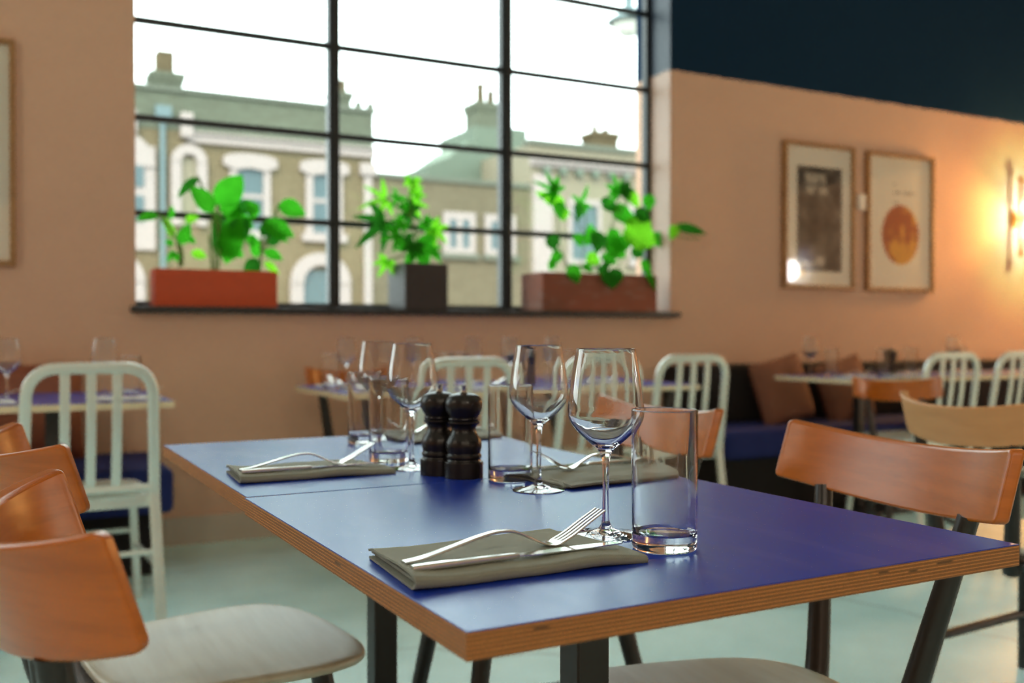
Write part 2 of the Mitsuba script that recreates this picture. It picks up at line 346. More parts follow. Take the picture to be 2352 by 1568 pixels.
add('quoin_strip', box(9.86, 10.10, FY - .10, FY, 1.0, 5.75), 'stone_white', b)
add('quoin_cap', rbox(9.72, 10.24, FY - .18, FY, 5.62, 5.98, .04, 2), 'stone_white', b)
chimney(b, 3.98, 4.76, FY + .1, FY + .9, 6.9, 8.02, .14, 'parapet_brick')
add('chimney_top', box(4.12, 4.56, FY + .2, FY + .8, 8.02, 8.62), 'red_brick', b)
chimney(b, 9.02, 9.52, FY + .1, FY + .8, 7.3, 8.05, .12, 'parapet_brick', [(9.14, .12, .50), (9.38, .12, .42)])
for x in (9.75, 10.12): add('parapet_knob', rbox(x - .09, x + .09, FY, FY + .25, 7.58, 7.82, .04, 2), 'parapet_brick', b)

b = thing('low_brick_building', 'low beige brick building with two white windows between the taller houses', 'building')
add('wall', box(10.17, 15.45, FY, FY + 3, -.2, 5.62), 'grey_brick', b)
add('coping', box(10.17, 15.45, FY - .08, FY + .4, 5.62, 5.76), 'stone_grey', b)
for x0, x1 in ((12.42, 13.5), (13.84, 14.92)):
    f_ = add('window_frame', cat_([box(x0, x1, FY - .06, FY, 4.50, 4.72), box(x0, x1, FY - .06, FY, 3.45, 3.62), box(x0, x0 + .2, FY - .06, FY, 3.45, 4.72), box(x1 - .2, x1, FY - .06, FY, 3.45, 4.72), box((x0 + x1) / 2 - .09, (x0 + x1) / 2 + .09, FY - .06, FY, 3.45, 4.72)]), 'stone_white', b)
    add('pane', box(x0 + .2, (x0 + x1) / 2 - .09, FY - .03, FY - .005, 3.62, 4.5), 'far_glass', f_)
    add('pane', box((x0 + x1) / 2 + .09, x1 - .2, FY - .03, FY - .005, 3.62, 4.5), 'far_glass', f_)
    add('window_sill', box(x0 - .1, x1 + .1, FY - .14, FY, 3.28, 3.45), 'stone_grey', b)
b = thing('stepped_gable', 'stepped grey rendered gable wall rising behind the low brick building', 'building')
k = 31.5 / 28
P = [(11.9, -.2), (11.9, 6.1), (12.6, 6.4), (13.3, 6.95), (13.5, 6.95), (13.5, 7.45), (14.75, 7.45), (14.85, 7.5), (15.35, 7.5), (15.35, -.2)]
add('wall', xz_prism([(x * k, .99 + (z - .99) * k if z > 0 else z) for x, z in P], 31.5, 34.5), 'render_stain', b)
chimney(b, 13.62 * k, 14.55 * k, 31.6, 32.6, 8.2, 9.15, .16, 'parapet_brick', [(13.95 * k, .17, .75), (14.3 * k, .15, .55)])
add('aerial', cat_([rod((14.45 * k, 32.1, 9.1), (14.45 * k, 32.1, 10.9), .02, n=6), rod((14.2 * k, 32.1, 10.6), (14.75 * k, 32.1, 10.6), .015, n=6)]), 'lamp_metal', b)
b = thing('cream_building', 'cream rendered house with cornice bands and one brick chimney', 'building')
add('wall', box(15.45, 24, FY, FY + 8, -.2, 7.05), 'render_cream', b)
add('coping', box(15.40, 24, FY - .1, FY + .4, 7.05, 7.22), 'stone_grey', b)
add('cornice', cat_([box(15.45, 24, FY - .22, FY, 6.5, 6.66), box(15.45, 24, FY - .12, FY, 6.36, 6.5)]), 'stone_white', b)
for i in range(9): add('bracket', box(15.9 + i * .62, 16.12 + i * .62, FY - .2, FY, 6.14, 6.36), 'render_stain', b)
add('pilaster', box(15.55, 16.25, FY - .1, FY, -.2, 6.1), 'stone_white', b)
for x0 in (17.0, 19.4): 
    f_ = add('window_frame', cat_([box(x0 - .15, x0 + 1.15, FY - .1, FY, 5.2, 5.4), box(x0 - .15, x0, FY - .1, FY, 3.4, 5.2), box(x0 + 1, x0 + 1.15, FY - .1, FY, 3.4, 5.2), box(x0 - .2, x0 + 1.2, FY - .16, FY, 3.25, 3.4)]), 'stone_white', b)
    add('pane', box(x0, x0 + 1, FY - .03, FY - .005, 3.4, 5.2), 'far_glass', f_)
chimney(b, 18.3, 19.25, FY + .6, FY + 1.4, 7.0, 7.85, .12, 'red_brick', [(18.55, .13, .28), (19.0, .13, .2)])

b = thing('street_lamp', 'hanging street lamp with a dark dish and a pale glass bowl', 'street lamp')
LX, LY = 8.26, 12.0
add('stem', rod((LX, LY, 5.60), (LX, LY, 6.75), .07, .05, 12), 'lamp_metal', b)
add('dish', at_mesh(lathe([(0, 5.72), (.10, 5.70), (.16, 5.62), (.30, 5.52), (.325, 5.49), (.30, 5.47), (.20, 5.50), (0, 5.52)], 28), LX, LY, 0), 'lamp_metal', b, smooth=40)
add('bowl', at_mesh(lathe([(.20, 5.505), (.235, 5.47), (.19, 5.38), (.11, 5.30), (0, 5.275), (0, 5.50)], 28), LX, LY, 0), 'frosted', b, smooth=40)
arm = spline([(LX, LY, 6.7), (LX + .05, LY, 7.0), (LX + .5, LY, 7.3), (LX + 1.4, LY, 7.2), (LX + 2.2, LY, 6.9)], 24)
add('arm', sweep(arm, ell(.045, .045, 10), (0, 1, 0)), 'lamp_metal', b, smooth=40)
add('post', rod((LX + 2.2, LY, -.2), (LX + 2.2, LY, 7.6), .11, .07, 14), 'lamp_metal', b, smooth=40)

# ------------------------------------------------------------------ lamps
for i, (x, y, z) in enumerate(PENDANTS):
    p = thing('pendant_lamp', 'warm globe pendant hanging from the ceiling behind the camera', 'lamp', 'globe pendants outside the picture')
    s = trimesh.creation.icosphere(subdivisions=3, radius=.13); s.apply_translation((x, y, z))
    add('globe', s, 'frosted', p, smooth=True, extra={'emitter': {'type': 'area', 'radiance': rgb(*PEND_RAD)}})
    add('cap', at_mesh(lathe([(0, .20), (.03, .20), (.05, .15), (.06, .115), (0, .115)], 20), x, y, z), 'brass', p)
    add('cord', rod((x, y, z + .2), (x, y, 4.9), .004, n=6), 'black_steel', p)
for x, y, z in WALL_GLOBES:
    p = thing('wall_globe', 'warm globe lamp on the right wall outside the picture', 'lamp', 'globe lamps outside the picture')
    s = trimesh.creation.icosphere(subdivisions=3, radius=.12); s.apply_translation((x, y, z))
    add('globe', s, 'frosted', p, smooth=True, extra={'emitter': {'type': 'area', 'radiance': rgb(*PEND_RAD)}})
    add('wall_plate', box(x + .10, 8.001, y - .05, y + .05, z - .05, z + .05), 'brass', p)
p = thing('wall_lamp', 'brass wall lamp with a vertical rod, a dish and two glowing bulbs', 'lamp')
SX = 6.80
add('rod', cat_([rod((SX, 4.775, 1.58), (SX, 4.775, 2.13), .011, n=12), at_mesh(lathe([(0, 0), (.022, 0), (.022, .03), (0, .03)], 16), SX, 4.775, 2.12), at_mesh(lathe([(0, 0), (.022, 0), (.022, .03), (0, .03)], 16), SX, 4.775, 1.56)]), 'brass', p, smooth=40)
add('wall_bracket', cat_([rod((SX, 4.775, 1.84), (SX, 4.845, 1.84), .010, n=10), box(SX - .03, SX + .03, 4.826, 4.845, 1.78, 1.90)]), 'brass', p)
add('arm', rod((SX, 4.775, 1.84), (SX + .10, 4.62, 1.84), .008, n=10), 'brass', p)
add('dish', at_mesh(lathe([(0, .004), (.06, .004), (.135, -.012), (.14, -.016), (.135, -.020), (.06, -.008), (0, -.008)], 32), SX + .10, 4.62, 1.855), 'brass', p, smooth=40)
for z, e in ((1.945, 1), (1.745, -1)):
    s = trimesh.creation.icosphere(subdivisions=3, radius=.042); s.apply_translation((SX + .10, 4.62, z))
    add('bulb', s, 'frosted', p, smooth=True, extra={'emitter': {'type': 'area', 'radiance': rgb(*SCONCE_RAD)}})
    add('bulb_holder', rod((SX + .10, 4.62, 1.85), (SX + .10, 4.62, z - e * .036), .014, n=12), 'brass', p)

# ------------------------------------------------------------------ tables
def table(x0, x1, y0, y1, label, group=None, deg=0, base=True, edge='pale_plywood_edge'):
    t = thing('dining_table', label, 'table', group)
    cx, cy, hx, hy = (x0 + x1) / 2, (y0 + y1) / 2, (x1 - x0) / 2, (y1 - y0) / 2
    M = at(cx, cy, 0, deg)
    add('tabletop', rbox(-hx, hx, -hy, hy, .7252, .7493, .0012, 2), edge, t, to_world=M)
    add('laminate', rbox(-hx + .0004, hx - .0004, -hy + .0004, hy - .0004, .7485, .7500, .0007, 2), 'laminate', t, to_world=M)
    if base:
        add('post', rbox(-.024, .024, -.024, .024, .018, .7252, .004, 2), 'black_steel', t, to_world=M)
        add('top_plate', box(-.16, .16, -.16, .16, .7192, .7253), 'black_steel', t, to_world=M)
        add('base_plate', rbox(-.21, .21, -.21, .21, 0.0005, .018, .004, 2), 'black_steel', t, to_world=M)
    return t
table(.337, 1.036, .726, 1.468, 'blue topped plywood table nearest the camera, holding two black mills', deg=.6, edge='plywood_edge')
table(.337, 1.045, 1.4705, 2.240, 'blue topped plywood table joined behind the nearest one', edge='plywood_edge')
table(-.16, .594, 3.69, 4.42, 'blue topped plywood table by the left wall behind the slatted chair')
t = table(1.25, 2.10, 3.72, 4.48, 'blue plywood table under the window with a slanted black leg', base=False)
for sx in (-1, 1):
    for y in (3.82, 4.38): add('leg', rod((1.675 + sx * .33, y, .725), (1.675 + sx * .20, y, 0.0), .020, .014, 12), 'black_steel', t)
t = table(2.105, 2.97, 3.72, 4.48, 'blue plywood table under the right part of the window', base=False)
for sx in (-1, 1):
    for y in (3.82, 4.38): add('leg', rod((2.54 + sx * .33, y, .725), (2.54 + sx * .20, y, 0.0), .020, .014, 12), 'black_steel', t)
table(3.98, 4.70, 3.75, 4.32, 'pale edged table at the left end of the dark wall bench')
table(4.705, 5.42, 3.75, 4.32, 'middle table of the row along the dark wall bench')
table(5.425, 6.15, 3.75, 4.32, 'third table of the row along the dark bench, at the picture edge')

# ------------------------------------------------------------------ wooden chairs
def back_band(L=.498, th=.551, k=.374, z0=.7392, H=.0988, tilt=.308, dip=.020, thick=.0215, x0=-.30, corner=.009):
    """Bent plywood band: a rounded strip swept along a curve that bends more towards its two ends, leaning back."""
    sec = rrect(thick / 2, H / 2, .0052, 4)
    S = np.linspace(-1, 1, 401); ph = th * ((1 - k) * S + k * S ** 5); ds = L / 400
    cx = np.concatenate([[0], np.cumsum((np.sin(ph)[1:] + np.sin(ph)[:-1]) / 2 * ds)]); cy = np.concatenate([[0], np.cumsum((np.cos(ph)[1:] + np.cos(ph)[:-1]) / 2 * ds)])
    cx += x0 - cx[200]; cy -= cy[200]
    ss = np.concatenate([[-1, -.997, -.99, -.978, -.96], np.linspace(-.94, .94, 44), [.96, .978, .99, .997, 1]])
    V = []
    for s in ss:
        p = np.interp(s, S, ph); px, py = np.interp(s, S, cx), np.interp(s, S, cy); d = (1 - abs(s)) * L / 2
        ins = corner - math.sqrt(max(0, corner ** 2 - (corner - d) ** 2)) if d < corner else 0
        tk = min(1, .55 + .45 * math.sqrt(min(1, d / .005)))
        zc = z0 + H / 2 - dip * (1 - s * s)
        for u, w in sec:
            w2 = w * (1 - ins / (H / 2)); off = u * tk - thick / 2
            V.append((px + off * math.cos(p) - tilt * w2, py - off * math.sin(p), zc + w2))
    m, n = len(sec), len(ss); f = []
    for i in range(n - 1):
        for j in range(m):
            p, q, r, t = i * m + j, i * m + (j + 1) % m, (i + 1) * m + (j + 1) % m, (i + 1) * m + j
            f += [(p, q, r), (p, r, t)]
    V = np.array(V); c0, c1 = V[:m].mean(0), V[-m:].mean(0); V = np.vstack([V, c0, c1])
    for j in range(m): f += [(n * m, (j + 1) % m, j), (n * m + 1, (n - 1) * m + j, (n - 1) * m + (j + 1) % m)]
    me = trimesh.Trimesh(V, f, process=False)
    if me.volume < 0: me.invert()
    return me
def seat_outline(n=72):
    out = []
    for i in range(n):
        t = 2 * math.pi * i / n; c, s = math.cos(t), math.sin(t)
        e = 2 / 3.4
        x = math.copysign(abs(c) ** e, c) * .215; y = math.copysign(abs(s) ** e, s) * .215
        y *= 1 + .10 * (x / .215) ; x += .012 * (1 - (y / .22) ** 2) * (1 if x > 0 else -.5)
        out.append((x, y))
    return np.array(out)
def seat_mesh(z=.448, t=.017, dx=.062):
    o = seat_outline(); n = len(o); rings, V = [], []
    prof = [(0.0, 0), (.35, 0), (.62, 0), (.82, 0), (.93, 0), (.978, -.0012), (.995, -.004), (1, -.008), (.998, -t + .004), (.985, -t), (.6, -t), (0, -t)]
    for k, dz in prof:
        for x, y in o:
            px, py = x * k, y * k
            dish = -.010 * max(0, 1 - (k / .86) ** 2) if dz > -.009 else 0
            fall = -.9 * max(0, px - .12) ** 2
            V.append((px + dx, py, z + dz + dish + fall))
    f = []
    for i in range(len(prof) - 1):
        for j in range(n):
            p, q, r, s_ = i * n + j, i * n + (j + 1) % n, (i + 1) * n + (j + 1) % n, (i + 1) * n + j
            f += [(p, r, q), (p, s_, r)]
    me = trimesh.Trimesh(V, f, process=False); me.merge_vertices(); me.update_faces(me.nondegenerate_faces()); trimesh.repair.fix_normals(me)
    return me
WRAP = dict(L=.4644, th=1.0075, k=.2054, z0=.7349, H=.1004, tilt=.32, dip=.028)
BACK_PLY = mikit.ply(back_band(**WRAP), 'back_veneer', smooth=35)
BACK_WIDE = mikit.ply(back_band(), 'back_veneer', smooth=35)
BACK_PALE = mikit.ply(back_band(**WRAP), 'pale_veneer', smooth=35)
SEAT_PLY = mikit.ply(seat_mesh(), 'seat_veneer', smooth=40)
SEAT_WIDE = mikit.ply(seat_mesh(dx=.01), 'seat_veneer', smooth=40)
def band_foot(y, L=.498, th=.551, k=.374, z0=.7392, H=.0988, tilt=.308, dip=.020, thick=.0215, x0=-.30):
    """Where a post at side distance y meets the middle of the band's lower edge."""
    S = np.linspace(0, 1, 201); ph = th * ((1 - k) * S + k * S ** 5)
    cx = np.cumsum(np.sin(ph)) * L / 400; cy = np.cumsum(np.cos(ph)) * L / 400
    s = np.interp(y, cy, S)
    return x0 + np.interp(y, cy, cx) - thick / 2 + tilt * H / 2, z0 - dip * (1 - s * s) + .004
def post_mesh(s, yt, **band):
    xt, zt = band_foot(yt, **band)
    return sweep(spline([(-.205, s * .090, .395), (-.224, s * .104, .46), (.55 * xt + .45 * -.224, s * (.55 * yt + .45 * .104), .46 + .55 * (zt - .46)), (xt, s * yt, zt)], 14), ell(1, 1, 14), (1, 0, .3), np.linspace(.0210, .0150, 14))
POSTS = [mikit.ply(post_mesh(s, .135, **WRAP), 'black_wood', smooth=40) for s in (-1, 1)]
POSTS_WIDE = [mikit.ply(post_mesh(s, .158), 'black_wood', smooth=40) for s in (-1, 1)]
LEGS = [mikit.ply(rod(a, b, .019, .0145, 14), 'black_wood', smooth=40) for a, b in
        (((.19, -.13, .424), (.265, -.185, 0)), ((.19, .13, .424), (.265, .185, 0)), ((-.12, -.11, .424), (-.215, -.165, 0)), ((-.12, .11, .424), (-.215, .165, 0)))]
UNDER = mikit.ply(rbox(-.215, .22, -.155, .155, .405, .431, .012, 2), 'black_wood', smooth=30)
def lerp(a, b, t): return tuple(np.array(a) + (np.array(b) - np.array(a)) * t)
def leg_at(i, z):
    a, b = (((.19, -.13, .424), (.265, -.185, 0)), ((.19, .13, .424), (.265, .185, 0)), ((-.12, -.11, .424), (-.215, -.165, 0)), ((-.12, .11, .424), (-.215, .165, 0)))[i]
    return lerp(a, b, 1 - z / .424)
RAILS = [mikit.ply(rod(leg_at(i, z), leg_at(j, z), .0125, n=12), 'black_wood', smooth=40) for i, j, z in ((0, 1, .12), (0, 2, .17), (1, 3, .17))]
def wood_chair(x, y, deg, label, pale=False, s=1.0, wide=False, group='curved wooden backed chairs'):
    t = thing('wooden_chair', label, 'chair', group); M = at(x, y, 0, deg, s)
    add('backrest', BACK_PALE if pale else BACK_WIDE if wide else BACK_PLY, None, t, to_world=M)
    add('seat', SEAT_WIDE if wide else SEAT_PLY, None, t, to_world=M)
    for p in (POSTS_WIDE if wide else POSTS): add('back_post', p, None, t, to_world=M)
    for p in LEGS: add('leg', p, None, t, to_world=M)
    for p in RAILS: add('stretcher', p, None, t, to_world=M)
    add('seat_frame', UNDER, None, t, to_world=M)
wood_chair(.307, 1.059, 1.2, 'wooden chair cropped at the left edge, curved back nearest the camera')
wood_chair(.302, 1.776, 6.7, 'wooden chair behind the nearest left one, pale seat by the table')
wood_chair(.965, 1.127, 172.6, 'wooden chair with wide curved back right of the nearest table', wide=True)
wood_chair(1.051, 1.843, 176.9, 'wooden chair half hidden behind the tall tumbler, at the farther joined table', wide=True)
wood_chair(2.455, 1.70, 1.7, 'pale wooden chair turned away at the right picture edge', pale=True)
wood_chair(3.70, 3.14, 236, 'orange wooden chair in front of the dark bench', s=.94)
wood_chair(1.53, 4.33, -92, 'wooden chair on the wall side of the window table')

# ------------------------------------------------------------------ slatted metal chairs
def metal_chair_parts():
    pts = [(-.270, .215, 0), (-.222, .200, .44)]
    zt, r = .878, .085
    def bx(z): return -.222 - .16 * (z - .44)
    up = [(bx(z), .200 - .012 * (z - .44) / .4, z) for z in np.linspace(.44, zt - r, 8)][1:]
    cor = [(bx(zt - r + r * math.sin(a)), .188 - r + r * math.cos(a), zt - r + r * math.sin(a)) for a in np.linspace(0, math.pi / 2, 8)][1:]
    half = pts + up + cor
    path = np.array([half[0], lerp(half[0], half[1], .5)] + half[1:] + [(x, -y, z) for x, y, z in half[::-1]][:-1] + [lerp((half[0][0], -half[0][1], 0), (half[1][0], -half[1][1], half[1][2]), .5), (half[0][0], -half[0][1], 0)])
    sec = rrect(.0185, .0115, .009, 4)
    P = []
    P.append(('back_frame', mikit.ply(sweep(path, sec, (1, 0, .12)), 'brushed_aluminium', smooth=40)))
    for y in (-.078, 0, .078):
        pa = [(bx(z) - .012 * math.sin(math.pi * (z - .475) / .39), y, z) for z in np.linspace(.475, .868, 10)]
        P.append(('slat', mikit.ply(sweep(pa, rrect(.0155, .0045, .004, 3)[:, [0, 1]], (1, 0, .15)), 'brushed_aluminium', smooth=40)))
    P.append(('cross_rail', mikit.ply(rod((bx(.475), -.20, .475), (bx(.475), .20, .475), .014, n=12), 'brushed_aluminium', smooth=40)))
    n = 22; g = np.zeros((n, n, 3))
    for i, u in enumerate(np.linspace(-1, 1, n)):
        for j, v in enumerate(np.linspace(-1, 1, n)):
            m = max(abs(u), abs(v)); k = (abs(u) ** 5 + abs(v) ** 5) ** .2 or 1; q = m / k
            x, y = .205 * u * q, .205 * v * q
            z = .455 - .016 * math.exp(-((u + .1) ** 2 + (abs(v) - .45) ** 2) * 3) - (.012 * max(0, m - .85) / .15)
            g[i, j] = (x, y, z)
    P.append(('seat', mikit.ply(sheet(g, .006), 'brushed_aluminium', smooth=50)))
    P.append(('apron', mikit.ply(cat_([rbox(-.20, .195, s * .185 - .009, s * .185 + .009, .405, .446, .004, 2) for s in (-1, 1)] + [rbox(x - .009, x + .009, -.19, .19, .405, .446, .004, 2) for x in (-.19, .19)]), 'brushed_aluminium', smooth=30)))
    for s in (-1, 1): P.append(('leg', mikit.ply(sweep([(.175, s * .178, .43), (.195, s * .19, .2), (.212, s * .20, 0)], rrect(.015, .012, .008, 3), (1, 0, 0)), 'brushed_aluminium', smooth=40)))
    for s in (-1, 1): P.append(('stretcher', mikit.ply(rod((-.245, s * .207, .21), (.194, s * .189, .21), .010, n=10), 'brushed_aluminium', smooth=40)))
    P.append(('stretcher', mikit.ply(rod((-.236, -.205, .26), (-.236, .205, .26), .010, n=10), 'brushed_aluminium', smooth=40)))
    P.append(('stretcher', mikit.ply(rod((.19, -.189, .26), (.19, .189, .26), .010, n=10), 'brushed_aluminium', smooth=40)))
    return P
METAL = metal_chair_parts()
def metal_chair(x, y, deg, label):
    t = thing('metal_chair', label, 'chair', 'slatted aluminium chairs'); M = at(x, y, 0, deg)
    for n_, p in METAL: add(n_, p, None, t, to_world=M)
metal_chair(.30, 3.735, 90, 'slatted aluminium chair beside the left wall table, nearest of its kind')
metal_chair(1.66, 3.78, 90, 'slatted aluminium chair behind the pepper mills at the window table')
metal_chair(2.33, 3.86, 90, 'slatted aluminium chair seen through the wine glasses')
metal_chair(2.83, 3.88, 90, 'slatted aluminium chair right of the foremost wine glass')
metal_chair(4.31, 3.68, 90, 'slatted aluminium chair at the bench tables, left one of two')
metal_chair(4.85, 3.68, 90, 'slatted aluminium chair at the bench tables, at the right picture edge')

# ------------------------------------------------------------------ wall benches and cushions
t = thing('wall_bench', 'dark wall bench with navy seat and charcoal back along the right wall', 'bench')
add('plinth', box(3.60, 7.6, 4.28, 4.82, 0.0005, .30), 'charcoal_fabric', t)
add('seat', rbox(3.55, 7.6, 4.20, 4.825, .30, .45, .03, 3), 'navy_fabric', t, smooth=50)
add('back', rbox(3.56, 7.6, 4.68, 4.832, .45, .80, .03, 3), 'charcoal_fabric', t, smooth=50)
t = thing('wall_bench', 'navy wall bench below the framed print on the left', 'bench')
add('plinth', box(-1.5, .60, 4.30, 4.82, 0.0005, .27), 'charcoal_fabric', t)
add('seat', rbox(-1.5, .667, 4.15, 4.822, .27, .45, .03, 3), 'navy_fabric', t, smooth=50)
def cushion(name, w, h, th, mat_, M, label, n=18):
    V = []
    g0, g1 = np.zeros((n, n, 3)), np.zeros((n, n, 3))
    for i, u in enumerate(np.linspace(-1, 1, n)):
        for j, v in enumerate(np.linspace(-1, 1, n)):
            b = (max(0, 1 - u ** 4) * max(0, 1 - v ** 4)) ** .45
            x, z = w / 2 * u * (1 - .05 * (1 - v * v) * abs(u) ** 3), h / 2 * v * (1 - .05 * (1 - u * u) * abs(v) ** 3)
            g0[i, j] = (x, -th / 2 * b - .002, z); g1[i, j] = (x, th / 2 * b + .002, z)
    N = n * n; V = np.vstack([g0.reshape(-1, 3), g1.reshape(-1, 3)]); f = []; g = np.arange(N).reshape(n, n)
    for i in range(n - 1):
        for j in range(n - 1):
            q = (g[i, j], g[i + 1, j], g[i + 1, j + 1], g[i, j + 1]); f += [(q[0], q[1], q[2]), (q[0], q[2], q[3]), (q[2] + N, q[1] + N, q[0] + N), (q[3] + N, q[2] + N, q[0] + N)]
    rim = list(g[0, :]) + list(g[1:, -1]) + list(g[-1, :-1][::-1]) + list(g[1:-1, 0][::-1])
    for p, q in zip(rim, rim[1:] + rim[:1]): f += [(p, q, q + N), (p, q + N, p + N)]
    m = trimesh.Trimesh(V, f, process=False); trimesh.repair.fix_normals(m)
    add(name, m, mat_, None, True, M, label, 'cushion', 'cushions on the wall benches')
cushion('cushion', .52, .42, .13, 'rust_leather', T().translate([.12, 4.70, .655]).rotate([1, 0, 0], -8), 'rust brown cushion against the wall behind the left table')
cushion('cushion', .40, .40, .14, 'brown_cushion', T().translate([4.25, 4.55, .645]).rotate([1, 0, 0], -12).rotate([0, 1, 0], -11), 'dusty pink brown cushion tilted on the dark bench')
cushion('cushion', .40, .40, .13, 'brown_cushion', T().translate([4.78, 4.56, .63]).rotate([1, 0, 0], -12).rotate([0, 1, 0], -12), 'brown cushion half hidden behind the left bench table')

# ------------------------------------------------------------------ pictures on the wall
def picture(x0, x1, z0, z1, label, art, art_key, matt=True):
    t = thing('picture_frame', label, 'picture'); y = WY - .001; b = .022; d = .032
    add('frame', cat_([box(x0, x0 + b, y - d, y, z0, z1), box(x1 - b, x1, y - d, y, z0, z1), box(x0 + b, x1 - b, y - d, y, z0, z0 + b), box(x0 + b, x1 - b, y - d, y, z1 - b, z1)]), 'frame_oak', t)
    add('print', box(x0 + b, x1 - b, y - .012, y - .006, z0 + b, z1 - b), art_key, t)
    g = trimesh.Trimesh([(x0 + b, y - .022, z0 + b), (x1 - b, y - .022, z0 + b), (x1 - b, y - .022, z1 - b), (x0 + b, y - .022, z1 - b)], [(0, 1, 2), (0, 2, 3)], process=False)
    add('glazing', g, 'window_glass', t)
def rect_mask(p, x0, x1, z0, z1, s=.004):
    return smoothstep(x0 - s, x0 + s, p.x) * smoothstep(x1 + s, x1 - s, p.x) * smoothstep(z0 - s, z0 + s, p.z) * smoothstep(z1 + s, z1 - s, p.z)
def art_crowd(p, n, uv):
    m = rect_mask(p, 4.635, 5.030, 1.395, 2.075)
    v = voronoi(p.x * 26, p.z * 24); f = fbm(p.x * 13, p.z * 13, 5.0, 3)
    c = mix((.035, .026, .017), (.20, .165, .125), dr.clip(f * 1.9 - .62, 0, 1) * .8 + smoothstep(.34, .12, v[0]) * .35 * v[2])
    txt = rect_mask(p, 4.700, 4.885, 1.965, 2.030) + rect_mask(p, 4.700, 4.900, 1.900, 1.950) + rect_mask(p, 4.665, 4.80, 1.425, 1.455) + rect_mask(p, 4.80, 4.875, 1.43, 1.49)
    gaps = smoothstep(.22, .34, noise(p.x * 75, dr.floor(p.z * 16), 1.0))
    c = mix(c, (.50, .44, .36), dr.clip(txt, 0, 1) * gaps * .85)
    return mix((.78, .71, .60), c, m)
principled('print_crowd', proc(art_crowd), .7, .3)
def art_sun(p, n, uv):
    dx, dz = (p.x - 5.588) / .182, (p.z - 1.667) / .205
    r = dr.sqrt(dx * dx + dz * dz); m = smoothstep(1.02, .98, r)
    f = fbm(p.x * 9, p.z * 7, 8.0, 3)
    c = mix((.62, .30, .035), (.34, .062, .010), smoothstep(.40, .62, f + .28 * rect_mask(p, 5.48, 5.69, 1.75, 1.80, .02) + .24 * rect_mask(p, 5.55, 5.67, 1.52, 1.66, .03) + .25 * rect_mask(p, 5.40, 5.46, 1.62, 1.82, .03)))
    bg = mi.Color3f(.74, .68, .57)
    t = rect_mask(p, 5.515, 5.735, 1.948, 1.966) * smoothstep(.3, .45, noise(p.x * 70, 1.0, 2.0)) + rect_mask(p, 5.515, 5.545, 2.005, 2.022) * .6 + rect_mask(p, 5.515, 5.57, 1.878, 1.896) * .8
    return mix(mix(bg, (.22, .20, .17), dr.clip(t, 0, 1) * .75), c, m)
principled('print_sun', proc(art_sun), .7, .3)
def art_plain(p, n, uv):
    return mix((.72, .68, .58), (.30, .28, .24), smoothstep(.02, .0, p.x + .02) * .6)
principled('print_plain', proc(art_plain), .7, .3)
picture(4.515, 5.136, 1.280, 2.225, 'framed black and white crowd poster on the right wall', art_crowd, 'print_crowd')
picture(5.256, 5.905, 1.278, 2.220, 'framed poster with an orange disc on the right wall', art_sun, 'print_sun')
picture(-.56, .118, 1.28, 2.255, 'framed pale print cropped at the left picture edge', art_plain, 'print_plain')
t = add('thermostat', rbox(5.165, 5.235, 4.805, 4.842, 1.815, 1.925, .006, 2), 'white_plastic', label='small white box on the wall between the two posters', cat='thermostat')

# ------------------------------------------------------------------ planters and plants on the sill
def planter(x0, x1, y0, y1, z1, mat_, label, t=.012):
    p = thing('planter_box', label, 'planter')
    from shapely.geometry import box as sb
    z0 = 1.1155
    wall = trimesh.creation.extrude_polygon(sb(x0, y0, x1, y1).difference(sb(x0 + t, y0 + t, x1 - t, y1 - t)), z1 - z0, engine='earcut'); wall.apply_translation((0, 0, z0))
    add('box', cat_([wall, box(x0 + .002, x1 - .002, y0 + .002, y1 - .002, z0, z0 + .012)]), mat_, p)
    add('soil', box(x0 + t + .0005, x1 - t - .0005, y0 + t + .0005, y1 - t - .0005, z1 - .05, z1 - .02), 'soil', p)
planter(.695, 1.268, 4.86, 5.005, 1.292, 'rust_planter', 'rust red planter box at the left end of the window sill')
planter(1.905, 2.145, 4.775, 5.02, 1.352, 'slate_planter', 'dark square planter in the middle of the window sill')
planter(2.715, 3.490, 4.775, 5.02, 1.328, 'stained_planter', 'long brown stained planter at the right end of the sill')

def leaf(b, tip, w, droop=.12, fold=.18, tilt=0.0, n=7):
    """A pointed blade from b to tip, w wide, folded along its rib, arched along its length; faces roughly into the room."""
    b, tip = np.array(b, float), np.array(tip, float); a = tip - b; L = np.linalg.norm(a); a /= L
    nrm = np.array([math.sin(tilt), -math.cos(tilt), .25]); nrm -= a * (nrm @ a); nrm /= np.linalg.norm(nrm)
    s = np.cross(a, nrm); P = np.zeros((n + 1, 5, 3))
    for i, t in enumerate(np.linspace(0, 1, n + 1)):
        hw = w / 2 * (math.sin(math.pi * min(1, t ** .72)) ** .8 if 0 < t < 1 else .02)
        for j, u in enumerate((-1, -.5, 0, .5, 1)):
            P[i, j] = b + a * L * t + s * hw * u + nrm * (-droop * L * (2 * t - 1) ** 2 - fold * hw * abs(u) * -1 + .06 * hw * math.sin(7 * t + u * 2))
    v = P.reshape(-1, 3); g = np.arange(len(v)).reshape(n + 1, 5)
    f = [q for i in range(n) for j in range(4) for q in ((g[i, j], g[i + 1, j], g[i + 1, j + 1]), (g[i, j], g[i + 1, j + 1], g[i, j + 1]))]
    return trimesh.Trimesh(v, f, process=False)
